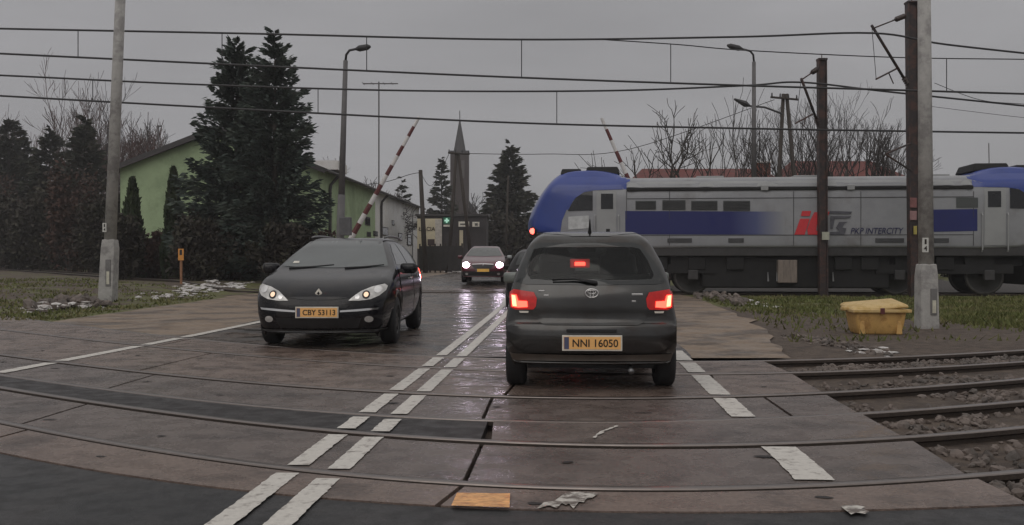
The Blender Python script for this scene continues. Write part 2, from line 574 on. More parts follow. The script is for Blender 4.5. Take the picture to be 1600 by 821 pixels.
near_edge = ground_curve([(-150, 675), (0, 702), (226, 749), (380, 769), (656, 788), (1005, 799), (1220, 800), (1600, 790), (1750, 780)])
XRPX = [(1198, 567), (1230, 580), (1287, 615), (1333, 642), (1380, 660), (1403, 679), (1440, 695), (1500, 737), (1588, 775), (1640, 810)]
xr = sorted([(P(*p).y, P(*p).x) for p in XRPX])
def XR(Y): return float(np.interp(Y, [a for a, b in xr], [b for a, b in xr]))

def ground_z(X, Y):
    low = 0.045 * (1 - sstep((Y - 12.6) / 1.6)) * (1 if Y > 0 else 0.3)
    z = -0.035 - low + rise(Y)
    if X < -10: z += sstep((-X - 10) / 3) * (0.28 * sstep((Y - 27) / 8) - rise(Y))
    if X > 6.0 and Y > 13: z += 0.05 * mnoise.noise(Vector((X * 0.45, Y * 0.45, 3.0)))
    if X < -9.5: z += 0.05 * mnoise.noise(Vector((X * 0.45, Y * 0.45, 3.0)))
    far = max(0.0, math.hypot(X, Y) - 70)
    z -= 0.0005 * far
    return z

def grid_sheet(xs, ys, zf):
    mb = MB()
    nx = len(xs)
    mb.v = [(x, y, zf(x, y)) for y in ys for x in xs]
    mb.f = [(j * nx + i, j * nx + i + 1, (j + 1) * nx + i + 1, (j + 1) * nx + i) for j in range(len(ys) - 1) for i in range(nx - 1)]
    return mb

ground_m = bpy.data.materials.new('grass_and_mud'); ground_m.use_nodes = True
def make_ground_mat(m):
    t = m.node_tree; N = t.nodes; Lk = t.links; b = N['Principled BSDF']
    b.inputs['Roughness'].default_value = 0.8
    tc = N.new('ShaderNodeTexCoord')
    def noise(s, d=6):
        n = N.new('ShaderNodeTexNoise'); n.inputs['Scale'].default_value = s; n.inputs['Detail'].default_value = d
        n.inputs['Roughness'].default_value = 0.7
        Lk.new(tc.outputs['Object'], n.inputs['Vector']); return n.outputs[0]
    def ramp2(src, lo, hi):
        r = N.new('ShaderNodeMapRange'); r.interpolation_type = 'SMOOTHSTEP'
        r.inputs['From Min'].default_value = lo; r.inputs['From Max'].default_value = hi
        Lk.new(src, r.inputs['Value']); return r.outputs[0]
    def mixc(f, a, c):
        x = N.new('ShaderNodeMix'); x.data_type = 'RGBA'; Lk.new(f, x.inputs['Factor'])
        for s, k in ((a, 6), (c, 7)):
            if isinstance(s, tuple): x.inputs[k].default_value = (*s, 1)
            else: Lk.new(s, x.inputs[k])
        return x.outputs[2]
    grass = mixc(ramp2(noise(9), 0.35, 0.65), (0.090, 0.105, 0.028), (0.150, 0.140, 0.052))
    mud = mixc(ramp2(noise(6), 0.35, 0.65), (0.060, 0.042, 0.032), (0.125, 0.092, 0.068))
    # muddy band along the near tracks (by the ground's own Y), grass beyond, ragged edge
    sp = N.new('ShaderNodeSeparateXYZ'); Lk.new(tc.outputs['Object'], sp.inputs[0])
    ad = N.new('ShaderNodeMath'); ad.operation = 'MULTIPLY_ADD'
    Lk.new(noise(0.55), ad.inputs[0]); ad.inputs[1].default_value = 7.0; Lk.new(sp.outputs['Y'], ad.inputs[2])
    ab = N.new('ShaderNodeMath'); ab.operation = 'ABSOLUTE'; Lk.new(sp.outputs['X'], ab.inputs[0])
    sb = N.new('ShaderNodeMapRange'); sb.inputs['From Min'].default_value = 4.5; sb.inputs['From Max'].default_value = 10.5
    sb.inputs['To Min'].default_value = 9.0; sb.inputs['To Max'].default_value = 0.0
    Lk.new(ab.outputs[0], sb.inputs['Value'])
    su = N.new('ShaderNodeMath'); su.operation = 'SUBTRACT'; Lk.new(ad.outputs[0], su.inputs[0]); Lk.new(sb.outputs[0], su.inputs[1])
    f = ramp2(su.outputs[0], 19.6, 21.6)
    col = mixc(f, mud, grass)
    lx = N.new('ShaderNodeMapRange'); lx.inputs['From Min'].default_value = -8.0; lx.inputs['From Max'].default_value = -13.0
    lx.inputs['To Min'].default_value = 0.0; lx.inputs['To Max'].default_value = 0.15
    Lk.new(sp.outputs['X'], lx.inputs['Value'])
    ba = N.new('ShaderNodeMath'); ba.operation = 'ADD'; Lk.new(noise(0.8), ba.inputs[0]); Lk.new(lx.outputs[0], ba.inputs[1])
    bare = ramp2(ba.outputs[0], 0.54, 0.66)
    col = mixc(bare, col, mud)
    Lk.new(col, b.inputs['Base Color'])
    bp = N.new('ShaderNodeBump'); bp.inputs['Strength'].default_value = 0.9; bp.inputs['Distance'].default_value = 0.05
    Lk.new(noise(18, 8), bp.inputs['Height']); Lk.new(bp.outputs[0], b.inputs['Normal'])
make_ground_mat(ground_m)
gx = [-300, -200, -120, -80, -60, -45] + list(np.arange(-36, 36.1, 0.6)) + [45, 60, 80, 120, 200, 300]
gy = [-38, -20, -6, 0] + list(np.arange(2, 60, 0.5)) + [62, 66, 72, 80, 95, 120, 160, 220, 295]
tag(grid_sheet(gx, gy, ground_z).build('ground', ground_m, smooth=True), kind='structure')

def strip_slabs(name, ya, yb, m, joints, zt=0.0, th=0.13, x0=-15.0, gap=0.03, skew=0.0, x1=None):
    """paved strip between two curves ya(X) < yb(X), split into slabs at the joints"""
    mb = MB()
    edges = [x0] + list(joints) + [x1]
    for a, b in zip(edges[:-1], edges[1:]):
        n = 24
        bot, top = [], []
        for i in range(n + 1):
            t = i / n
            for lst, fy in ((bot, ya), (top, yb)):
                # right end follows the ragged end of the deck
                xe = b - gap / 2 if b is not None else XR(fy(XR(fy(3.5))))
                xs_ = (a + gap / 2 if a != x0 else a)
                sh = skew if lst is top else 0.0
                lo = xs_ + (sh if a != x0 else 0); hi = xe + (sh if b is not None else 0)
                x = lo + (hi - lo) * t
                lst.append((x, fy(x)))
        poly = bot + top[::-1]
        k = len(bot)
        vs = [(x, y, zt) for x, y in bot] + [(x, y, zt) for x, y in top] + [(x, y, zt - th) for x, y in bot] + [(x, y, zt - th) for x, y in top]
        fs = []
        for i in range(n):
            fs.append((i, i + 1, k + i + 1, k + i))
            fs.append((2 * k + i + 1, 2 * k + i, i, i + 1)[::-1])
            fs.append((k + i, k + i + 1, 3 * k + i + 1, 3 * k + i))
        fs.append((0, k, 3 * k, 2 * k)); fs.append((n, k + n, 3 * k + n, 2 * k + n))
        mb.add(vs, fs)
    return tag(mb.build(name, m, smooth=False), kind='structure')

NEAR, FAR = 0.145, 0.05        # flangeway gaps either side of a rail centre
def off(k, d): return lambda X: rail_y(k, X) + d
def nedge(X): return float(np.interp(X, XS, near_edge))
strip_slabs('crossing_deck', nedge, off(0, -NEAR * 0.7), concrete_slab, [-3.6, P(690, 770).x], skew=0.10, zt=0.003)
strip_slabs('crossing_deck', off(0, FAR), off(1, -NEAR), concrete_slab2, [P(95, 642).x, P(735, 712).x], skew=0.06)
xj = P(757, 670).x
strip_slabs('crossing_deck', off(1, FAR), off(2, -0.02), patch_m, [], skew=0.03, zt=-0.004, x1=xj)
strip_slabs('crossing_deck', off(1, FAR), off(2, -0.02), concrete_slab2, [], zt=0.001, x0=xj + 0.06)
strip_slabs('crossing_deck', off(2, 0.05), off(3, -NEAR), concrete_slab2, [P(200, 597).x, P(757, 640).x, 2.2], skew=0.05)
strip_slabs('crossing_deck', off(3, FAR), off(4, -NEAR), concrete_slab, [-4.1, P(790, 595).x, 1.9], skew=0.2, zt=0.002)
strip_slabs('crossing_deck', off(4, 0.05), off(5, -0.07), concrete_slab, [-5.0, -0.7, 1.6], skew=0.1)

# foreground asphalt and the road beyond
mb = MB(); n = 60; xs = np.linspace(-15, 6.2, n + 1)
for x in xs: mb.v.append((x, nedge(x) - 0.012, -0.004))
for x in xs: mb.v.append((x, -14, -0.004))
mb.f = [(n + 1 + i, n + 2 + i, i + 1, i) for i in range(n)]
tag(mb.build('road', asphalt), kind='structure')

def road_left(Y): return float(np.interp(Y, [10, 33, 45, 60, 90, 130], [-9, -9, -7.6, -6.2, -9, -22]))
def road_right(Y): return float(np.interp(Y, [10, 12.25, 15.9, 21.3, 27.5, 34, 45, 60, 90, 130], [3.5, 3.5, 4.3, 5.0, 5.5, 5.7, 4.6, 2.6, -2, -14]))
LL = lambda Y: -5.05 + 0.004 * (Y - 15) if Y < 33 else float(np.interp(Y, [33, 45, 60, 90, 130], [-5, -4.4, -3.9, -7, -20]))
RR = lambda Y: float(np.interp(Y, [10, 12.8, 20, 34, 45, 60, 90, 130], [2.05, 2.33, 2.75, 3.6, 3.4, 1.9, -3, -15]))
def sheet_between(name, fl, fr, z, m, ny=60, y0=None, y1=130, nx=10):
    mb = MB()
    for j in range(ny + 1):
        for i in range(nx + 1):
            t = j / ny
            Yn = 12 + (y1 - 12) * t * t
            X = fl(Yn) + (fr(Yn) - fl(Yn)) * i / nx
            y = max(Yn, rail_y(5, X) + 0.055 + 0.002 * j)
            mb.v.append((X, y, z + rise(y)))
    w = nx + 1
    mb.f = [(j * w + i, j * w + i + 1, (j + 1) * w + i + 1, (j + 1) * w + i) for j in range(ny) for i in range(nx)]
    return tag(mb.build(name, m, smooth=True), kind='structure')
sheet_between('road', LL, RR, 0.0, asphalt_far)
sheet_between('road_shoulder', lambda Y: road_left(Y) + 0.25 * mnoise.noise(Vector((Y * 0.7, 1, 1))), lambda Y: LL(Y) + 0.02, -0.012, shoulder_m)
sheet_between('road_shoulder', lambda Y: RR(Y) - 0.02, lambda Y: road_right(Y) + 0.35 * mnoise.noise(Vector((Y * 0.8, 5, 1))), -0.012, shoulder_m)

# painted lines
def px_line(pts, z=0.0): return [P(x, y, z) for x, y in pts]
def marking(center, width, z=0.008, skip=True, name='lane_marking', jag=0.006, y_max=60):
    """strip of paint along ground points, broken where it crosses a rail"""
    mb = MB(); rows = []
    pts = []
    for a, b in zip(center[:-1], center[1:]):
        L = (b - a).length; k = max(2, int(L / 0.03))
        pts += [a.lerp(b, i / k) for i in range(k)]
    pts.append(center[-1])
    prev = None
    for i, p in enumerate(pts):
        w = width(i / len(pts)) if callable(width) else width
        d = (pts[min(i + 1, len(pts) - 1)] - pts[max(i - 1, 0)]); d.z = 0; d.normalize()
        nrm = Vector((d.y, -d.x, 0))
        bad = skip and any(-0.152 < p.y - rail_y(k, p.x) < 0.052 for k in range(6))
        zz = z + rise(p.y)
        j1, j2 = (jag * (mnoise.noise(Vector((p.x * 9, p.y * 9, q_))) + 1.3 * mnoise.noise(Vector((p.x * 31, p.y * 31, q_)))) for q_ in (0, 7))
        row = (p + nrm * (w / 2 + j1), p - nrm * (w / 2 + j2))
        if not bad and prev is not None:
            a0, a1 = prev
            for q in (a0, a1, row[0], row[1]): q.z = zz
            mb.add([a0, a1, row[1], row[0]], [(0, 1, 2, 3)])
        prev = None if bad else (row[0].copy(), row[1].copy())
    return tag(mb.build(name, paint_m, normals=False), kind='structure')
def straighten(pts, dg=2):
    Y = np.array([p.y for p in pts]); X = np.array([p.x for p in pts]); c = np.polyfit(Y, X, dg)
    return [Vector((float(np.polyval(c, y)), float(y), 0)) for y in np.linspace(Y.min(), Y.max(), 14)]
la = px_line([(345, 826), (437, 747), (506, 698), (590, 630), (680, 565), (722, 531), (760, 500), (786, 478)])
lb = px_line([(432, 826), (472, 776), (562, 711), (642, 632), (712, 567), (748, 533), (780, 500), (806, 476)])
la = straighten(la); lb = straighten(lb)
la.insert(0, la[0] + (la[0] - la[1]) * 3); lb.insert(0, lb[0] + (lb[0] - lb[1]) * 3)
la.append(Vector((RR(30) - 3.45, 34, 0))); lb.append(Vector((RR(30) - 3.2, 34, 0)))
marking(la, lambda t: 0.135); marking(lb, lambda t: 0.135)
marking(straighten(px_line([(-60, 592), (5, 582), (140, 557), (280, 533), (410, 502), (470, 488), (560, 468)])), 0.17)
marking(straighten(px_line([(1058, 549), (1075, 575), (1131, 622), (1170, 659)]), 1), 0.19)
marking(px_line([(1213, 697), (1240, 720), (1282, 760)]), 0.22)
marking(px_line([(928, 686), (940, 676), (966, 667)]), 0.022, name='paint_scuff', jag=0.012, skip=False)
def flat_patch(name, px, m, z=0.008):
    mb = MB(); pts = [P(x, y, z) for x, y in px]
    mb.add([(p.x, p.y, z) for p in pts], [tuple(range(len(pts)))])
    return tag(mb.build(name, m), kind='structure')
scuff_m = mat('flaking_white_paint', (0.55, 0.52, 0.47), 0.5, var=0.2, scale=30, color2=(0.12, 0.095, 0.08), c2scale=14, c2lo=0.42, c2hi=0.58)
flat_patch('lane_marking', [(1313, 791), (1334, 789), (1352, 792), (1346, 795), (1358, 799), (1352, 803), (1338, 801), (1330, 804), (1322, 798)], scuff_m, 0.011)
flat_patch('paint_scuff', [(838, 795), (850, 785), (866, 783), (884, 770), (912, 768), (936, 771), (925, 778), (917, 779), (912, 785), (905, 784), (896, 795), (889, 787), (884, 789), (878, 786), (870, 794), (858, 790)], scuff_m, 0.011)
orange_m = mat('painted_orange_reflection', (0.85, 0.42, 0.12), 0.16, var=0.45, scale=26, color2=(0.55, 0.22, 0.05), c2scale=14, stretch=(1, 2.5, 1))  # warm reflection on the wet road, painted as a flat orange colour
tag(flat_patch('orange_rectangle', [(714, 770), (797, 771), (796, 793), (705, 790)], orange_m, 0.014),
    'bright orange reflection painted as a flat rectangle on the road beside the nearest rail', 'painted reflection', kind='thing')

# lifting holes and chips in the slabs
rnd = random.Random(21); mb = MB()
for k in range(-1, 5):
    if k == 1: continue
    for X in np.arange(-7.5, 3.2, 1.27):
        X += rnd.uniform(-.35, .35)
        y0 = nedge(X) if k < 0 else rail_y(k, X) + .06; y1 = (rail_y(k + 1, X)) - .18
        Y = y0 + (y1 - y0) * rnd.choice((.3, .55, .7)) + rnd.uniform(-.04, .04)
        if X > XR(Y) - .3: continue
        a_, b_, r_ = rnd.uniform(.03, .075), rnd.uniform(.012, .03), rnd.uniform(-.3, .3)
        ring_ = [(a_ * math.cos(t) * rnd.uniform(.7, 1.2), b_ * math.sin(t) * rnd.uniform(.7, 1.3)) for t in np.linspace(0, 2 * PI, 11)[:-1]]
        mb.add([(X + u * math.cos(r_) - v * math.sin(r_), Y + u * math.sin(r_) + v * math.cos(r_), .0065) for u, v in ring_], [tuple(range(10))])
tag(mb.build('crossing_deck', mat('dark_slab_holes', (0.018, 0.014, 0.013), 0.7)), kind='structure')

# rails: three tracks of two rails each
track_lab = ['pair of wet steel rails sunk in the crossing nearest to the foreground asphalt',
             'pair of wet steel rails in the crossing just beyond the black asphalt filling strip',
             'pair of wet steel rails under the front wheels of the black estate car']
def add_rail(parent, xs, yf, zf=lambda x: 0.0):
    body, head = MB(), MB()
    prof = [(-0.035, -0.004), (-0.036, -0.035), (-0.011, -0.05), (-0.011, -0.13), (-0.07, -0.155), (0.07, -0.155), (0.011, -0.13), (0.011, -0.05), (0.036, -0.035), (0.035, -0.004)]
    for mbx, pr in ((body, prof), (head, [(-0.035, -0.004), (-0.030, 0.003), (-0.015, 0.006), (0.015, 0.006), (0.030, 0.003), (0.035, -0.004)])):
        k = len(pr); vs, fs = [], []
        for x in xs:
            y = yf(x); z = zf(x)
            dy = (yf(x + 0.1) - yf(x - 0.1)) / 0.2; L = math.hypot(1, dy)
            for a, b in pr: vs.append((x - dy / L * a, y + a / L, z + b))
        for i in range(len(xs) - 1):
            for j in range(k - 1): fs.append((i * k + j, i * k + j + 1, (i + 1) * k + j + 1, (i + 1) * k + j))
        mbx.add(vs, fs)
    o = body.build('rail', rust_m, parent, smooth=False)
    head.build('rail_head', steel_m, o, smooth=False)
for q in range(3):
    root = empty('railway_track', (0, rail_y(2 * q, 0), 0), track_lab[q], 'railway track', 'tracks across the level crossing')
    for k in (2 * q, 2 * q + 1): add_rail(root, list(np.arange(-15, 23, 0.25)), lambda x, k=k: rail_y(k, x))

# far track under the locomotive; bends away on the left
TRAIN_D = 0.10
TX0 = Vector((0.44, 33.0))
def far_track_y(x):
    base = TX0.y - math.tan(TRAIN_D) * (x - TX0.x)
    u = max(0.0, -8 - x)
    base += 1.30 * (u - 3.0 * (1 - math.exp(-u / 3.0)))
    return base
def far_z(x): return 0.02 + 0.30 * sstep((-x - 9.5) / 4)
root = empty('railway_track', (0, far_track_y(0), 0), 'track beneath the locomotive, curving away behind the left concrete pole', 'railway track', 'tracks across the level crossing')
for d in (0.0, 1.5):
    add_rail(root, list(np.arange(-60, 30, 0.5)), lambda x, d=d: far_track_y(x) + d * (1 + 0.75 * sstep((-8 - x) / 8)), lambda x: far_z(x) + 0.02)

mb = MB(); xs = list(np.arange(-60, 40, 1.0))
for x in xs:
    wl = 1 + 0.9 * sstep((-8 - x) / 6); wr = 3.6 if x > 5 else 1.0
    for k_, dz_ in ((-1.9, -0.16), (-1.0, -0.005), (2.6, -0.005), (3.3, -0.10 if x < 5 else 0.0)):
        y_ = far_track_y(x) + k_ * (wl if k_ < 0 else wl * wr)
        mb.v.append((x, y_, max(far_z(x) - 0.12 + dz_, ground_z(x, y_) + 0.012 if k_ > 0 and x > 5 else -9)))
mb.f = [(i * 4 + j, i * 4 + j + 1, (i + 1) * 4 + j + 1, (i + 1) * 4 + j) for i in range(len(xs) - 1) for j in range(3)]
mb.f = [f for f in mb.f if not (-9.6 < xs[f[0] // 4] < 5.6)]
tag(mb.build('track_bed', ballast_m), kind='structure')
# loose stones on the track beds: more than one could count
stone_m = mat('track_stone', (0.155, 0.125, 0.108), 0.8, var=0.5, scale=3, color2=(0.10, 0.085, 0.075), c2scale=2)
snow_m = mat('dirty_snow', (0.62, 0.60, 0.58), 0.75, var=0.2, scale=6, color2=(0.35, 0.32, 0.30), c2scale=3)
ICO = None
def stones(name, spots, m, seed=0, flat=0.6, lie=False):
    global ICO
    rnd = random.Random(seed)
    if ICO is None:
        bm = bmesh.new(); bmesh.ops.create_icosphere(bm, subdivisions=1, radius=1)
        bm.verts.ensure_lookup_table()
        ICO = ([v.co.copy() for v in bm.verts], [tuple(v.index for v in f.verts) for f in bm.faces]); bm.free()
    mb = MB()
    for (x, y, z, s) in spots:
        ax = Matrix.Rotation(rnd.random() * 6.28, 3, Vector((rnd.random() - .5, rnd.random() - .5, rnd.random())).normalized())
        if lie: ax = Matrix.Rotation(rnd.random() * 6.28, 3, 'Z'); s *= 1.35
        sc = Vector((s * rnd.uniform(.6, 1.3), s * rnd.uniform(.6, 1.2), s * rnd.uniform(.35, 1) * (0.42 if lie else flat / 0.6)))
        mb.add([ax @ Vector((v.x * sc.x * rnd.uniform(.75, 1.2), v.y * sc.y * rnd.uniform(.75, 1.2), v.z * sc.z * rnd.uniform(.7, 1.2))) + Vector((x, y, z)) for v in ICO[0]], ICO[1])
    return mb.build(name, m, normals=False)
rnd = random.Random(3)
sp = []
for _ in range(6500):
    k = rnd.choice([0, 1, 2, 3, 4, 4])
    X = rnd.uniform(2.2, 13)
    y0, y1 = rail_y(k, X), rail_y(k + 1, X)
    Y = y0 + (y1 - y0) * rnd.uniform(0.1, 0.9)
    if X < XR(Y) + 0.1: continue
    if mnoise.noise(Vector((X * 0.8, Y * 1.2, 0))) < -0.12: continue
    sp.append((X, Y, ground_z(X, Y) + 0.01, rnd.uniform(0.015, 0.05)))
for _ in range(500):
    X = rnd.uniform(2.6, 6); y0, y1 = nedge(X), rail_y(0, X); Y = y0 + (y1 - y0) * rnd.uniform(0.1, .9)
    if X > XR(Y) + .05: sp.append((X, Y, ground_z(X, Y) + .03, rnd.uniform(0.02, 0.05)))
tag(stones('track_gravel', sp, stone_m, 1), 'loose grey ballast stones between the rails right of the crossing', 'gravel', kind='stuff')

# ------------------------------------------------------------------ vehicles
tyre_m = mat('tyre_rubber', (0.016, 0.016, 0.017), 0.8, var=0.2)
rim_m = mat('grey_rim', (0.20, 0.20, 0.20), 0.4, metal=0.8, var=0.15)
rim_dark_m = mat('dirty_rim', (0.06, 0.06, 0.06), 0.5, metal=0.6, var=0.15)
chrome_m = mat('chrome', (0.72, 0.71, 0.70), 0.18, metal=1.0, var=0.05)
black_plastic = mat('black_plastic', (0.014, 0.014, 0.015), 0.5, var=0.2, scale=30)
interior_m = mat('dark_interior', (0.020, 0.020, 0.021), 0.85, var=0.2, scale=20)
seat_m = mat('seat_cloth', (0.028, 0.028, 0.030), 0.9, var=0.3, scale=30)
plate_m = mat('headlit_plate_face', (0.95, 0.52, 0.18), 0.4, var=0.06, scale=12)  # orange of headlight light painted into the plate colour
plate_blue = mat('plate_blue_band', (0.08, 0.09, 0.16), 0.4)
plate_txt = mat('plate_black_letters', (0.02, 0.012, 0.008), 0.5)
frame_white = mat('plate_rim', (0.70, 0.66, 0.58), 0.4)
clear_glass = glass_mat('car_window_glass', (0.74, 0.78, 0.74), 0.02, 0.28)
dark_glass = mat('dark_car_glass', (0.010, 0.012, 0.012), 0.04, var=0.1, spec=0.7)
lamp_lens = mat('clear_lamp_lens', (0.55, 0.54, 0.52), 0.12, var=0.35, scale=14, metal=0.35)
red_lens = mat('red_lamp_lens', (0.40, 0.012, 0.012), 0.15, var=0.3, scale=20, emit=(1.0, 0.03, 0.02), estr=0.10)
red_on = mat('red_lamp_lit', (0.8, 0.05, 0.04), 0.2, emit=(1.0, 0.06, 0.035), estr=4.5)
red_core = mat('red_lamp_bulb', (0.9, 0.3, 0.2), 0.2, emit=(1.0, 0.26, 0.11), estr=5.0)
red_dim = mat('red_lamp_small', (0.8, 0.1, 0.08), 0.2, emit=(1.0, 0.10, 0.07), estr=5.0)
white_on = mat('headlamp_lit', (0.9, 0.9, 0.95), 0.1, emit=(0.95, 0.80, 1.0), estr=45.0)
drl_on = mat('parking_bulb_lit', (0.9, 0.6, 0.4), 0.1, emit=(1.0, 0.72, 0.52), estr=0.7)

def car(root, loop, wtab, taper, L, paint, r=0.09, bow=0.08, arches=(), wheel_r=0.3, wheel_w=0.2, track=0.72, cav=None, cuts=(), rims=None, spokes=7, arch_r=None):
    wz = interp_fun(wtab)
    def wf(y, z):
        q = max(0.0, (abs(y) - (L / 2 - 0.9)) / 0.9)
        return wz(z) * (1 - (taper[1] if y > 0 else taper[0]) * q * q)
    me = skin(loop, wf, r, bow)
    bvh = mesh_bvh(me)
    cutters = []
    for y in arches:
        for s in (-1, 1):
            c = MB(); ar = arch_r or wheel_r * 1.12
            c.tube([(s * (track - wheel_w * 0.75), y, wheel_r), (s * 1.3, y, wheel_r)], ar, 32)
            cutters.append(mb_mesh(c))
    if cav: cutters.append(skin(cav, lambda y, z: max(0.1, wf(y, z) - 0.075), 0.03, 0.0, ncol=9, grid=0.2, sub=3))
    for c in cuts: cutters.append(mb_mesh(c))
    if cutters: me = boolean(me, cutters)
    body = link_mesh('body', me, paint, root)
    for y in arches:
        for s in (-1, 1):
            wheel(root, s * track, y, wheel_r, wheel_w, tyre_m, rims or rim_m, spokes, s)
    return body, bvh

def plate(root, bvh, x, z, axis_side, txt, w=0.52, h=0.114, tilt=0.0, m=None, plain=False):
    loc = hit(bvh, x, z, 'y', axis_side)
    c = loc + Vector((0, axis_side * 0.022, 0))
    mb = MB().box(c, (w + 0.03, 0.012, h + 0.03))
    hold = mb.build('number_plate', frame_white if not plain else black_plastic, root, world=False, bevel=0.003)
    mb = MB().box(c + Vector((0, axis_side * 0.0075, 0)), (w, 0.005, h))
    f = mb.build('plate_face', m or plate_m, hold, world=False)
    yf = c.y + axis_side * 0.0115
    ux = Vector((-axis_side, 0, 0))
    if txt:
        mb = MB()
        place_text(mb, txt, w * 0.80, h * 0.62, (x + ux.x * w * 0.055, yf, z), ux, (0, 0, 1), bold=0.012)
        mb.build('plate_letters', plate_txt, hold, world=False)
    mb = MB().box((x - ux.x * w * 0.45, yf - axis_side * 0.001, z), (w * 0.085, 0.004, h * 0.96))
    mb.build('blue_band', plate_blue, hold, world=False)
    return hold

# --- dark hatchback waiting on the crossing, seen from behind
def build_hatchback():
    px0, z0, k = 443.0, 760.0, 0.00217
    q = lambda pts: [((a - px0) * k, (z0 - b) * k) for a, b in pts]
    root = empty('hatchback_car', (0.83, 10.62, 0), 'dark grey small hatchback seen from behind with red brake lamps lit, waiting on the crossing', 'car', rz=-0.055)
    paint = mat('dark_grey_car_paint', (0.075, 0.074, 0.072), 0.20, metal=0.85, spec=0.4, var=0.15, scale=3, coat=0.25,
                color2=(0.055, 0.046, 0.041), c2scale=2.2, c2lo=0.45, c2hi=0.7)
    roofp = paint
    loop = [(-1.66, 0.25), (-1.75, 0.30), (-1.80, 0.42), (-1.81, 0.54), (-1.79, 0.62), (-1.755, 0.66), (-1.755, 0.80), (-1.74, 0.92), (-1.70, 1.00),
            (-1.60, 1.18), (-1.49, 1.35), (-1.42, 1.43), (-1.28, 1.475), (-0.8, 1.505), (-0.2, 1.50), (0.25, 1.445), (0.6, 1.27), (1.0, 1.04),
            (1.35, 0.95), (1.62, 0.83), (1.76, 0.65), (1.79, 0.48), (1.74, 0.30), (1.6, 0.24), (0.6, 0.22), (-0.6, 0.22)]
    wtab = [(0.2, 0.74), (0.28, 0.775), (0.45, 0.825), (0.63, 0.835), (0.80, 0.80), (0.95, 0.775), (1.02, 0.757), (1.2, 0.688), (1.36, 0.602), (1.44, 0.548), (1.5, 0.505)]
    cav = [(-1.56, 1.0), (-1.44, 1.2), (-1.34, 1.36), (-1.1, 1.43), (-0.2, 1.44), (0.22, 1.38), (0.5, 1.22), (0.8, 1.02), (0.8, 0.6), (-0.4, 0.5), (-1.5, 0.6)]
    win_in = q([(215, 150), (260, 142), (610, 142), (640, 150), (672, 205), (690, 262), (680, 280), (440, 280), (205, 280), (192, 262), (196, 205)])
    win_in = [(x * 1.09, z) for x, z in win_in]
    cr = MB(); cr.prism([(x, -2.4, z) for x, z in win_in], (0, 1.25, 0))
    cf = MB(); cf.prism([(x, 0.28, z) for x, z in [(-0.62, 1.09), (0.62, 1.09), (0.47, 1.38), (-0.47, 1.38)]], (0, 1.2, 0))
    cs = [MB().prism([(-1.2, y, z) for y, z in pl], (2.4, 0, 0)) for pl in
          ([(-1.22, 1.05), (-1.12, 1.32), (-0.46, 1.37), (-0.46, 1.03)], [(-0.38, 1.03), (-0.38, 1.37), (0.2, 1.34), (0.66, 1.06)])]
    body, bvh = car(root, loop, wtab, (0.06, 0.10), 3.6, paint, r=0.085, bow=0.10, arches=(-1.22, 1.15), wheel_r=0.29, wheel_w=0.19,
                    track=0.715, cav=cav, cuts=[cr, cf] + cs, rims=rim_dark_m)
    # rear window with its black edge, tailgate, wiper
    outer = q([(188, 131), (240, 121), (620, 121), (655, 133), (722, 235), (750, 292), (705, 302), (440, 304), (180, 302), (133, 292), (150, 240)])
    outer = [(x * 1.055, z) for x, z in outer]
    fr = panel(bvh, outer, 'y', -1, dark_glass, root, 'rear_window_frame', 0.004, hole=win_in)
    panel(bvh, win_in, 'y', -1, clear_glass, fr, 'pane', 0.002)
    panel(bvh, [(-0.62, 1.09), (0.62, 1.09), (0.47, 1.38), (-0.47, 1.38)], 'y', 1, clear_glass, root, 'windscreen', 0.003)
    for sd in (-1, 1):
        for pl in ([(-1.22, 1.05), (-1.12, 1.32), (-0.46, 1.37), (-0.46, 1.03)], [(-0.38, 1.03), (-0.38, 1.37), (0.2, 1.34), (0.66, 1.06)]):
            panel(bvh, pl, 'x', sd, clear_glass, root, 'side_window', 0.003)
    tg = panel(bvh, q([(214, 308), (672, 308), (684, 400), (668, 462), (640, 474), (246, 474), (220, 462), (203, 400)]), 'y', -1, paint, root, 'tailgate', 0.007)
    panel(bvh, [(-0.44, -1.25), (0.44, -1.25), (0.47, 0.0), (0.42, 0.22), (-0.42, 0.22), (-0.47, 0.0)], 'z', 1, roofp, root, 'roof', 0.004, step=0.1, rnd=3)
    bl = panel(bvh, q([(86, 480), (230, 481), (440, 484), (656, 481), (800, 480), (804, 560), (796, 592), (90, 592), (82, 560)]), 'y', -1, paint, root, 'bumper', 0.012, step=0.06)
    val = mat('dirty_bumper_valance', (0.060, 0.046, 0.036), 0.55, var=0.3, scale=8)
    panel(bvh, q([(98, 594), (440, 598), (788, 594), (776, 626), (730, 632), (156, 632), (110, 626)]), 'y', -1, val, root, 'bumper_valance', 0.016, step=0.05)
    # lamps
    for sd in (-1, 1):
        m_ = lambda pts: [(sd * abs((a - 443) * k), (z0 - b) * k) for a, b in pts]
        lp = panel(bvh, m_([(92, 338), (112, 324), (198, 336), (211, 362), (207, 396), (196, 408), (120, 410), (98, 402)]), 'y', -1, red_lens, root, 'tail_lamp', 0.012, step=0.03)
        panel(bvh, m_([(104, 346), (126, 348), (133, 372), (170, 374), (172, 398), (132, 401), (108, 398)]), 'y', -1, red_on, lp, 'brake_light', 0.018, step=0.02)
        panel(bvh, m_([(108, 350), (122, 352), (127, 396), (112, 394)]), 'y', -1, red_core, lp, 'bulb', 0.022, step=0.02)
        panel(bvh, m_([(134, 415), (176, 415), (174, 423), (138, 423)]), 'y', -1, frame_white, lp, 'reflector', 0.012, step=0.02)
    # badge of three ellipses
    c0 = hit(bvh, 0.004, (760 - 338) * k, 'y', -1) + Vector((0, -0.016, 0))
    bd = MB()
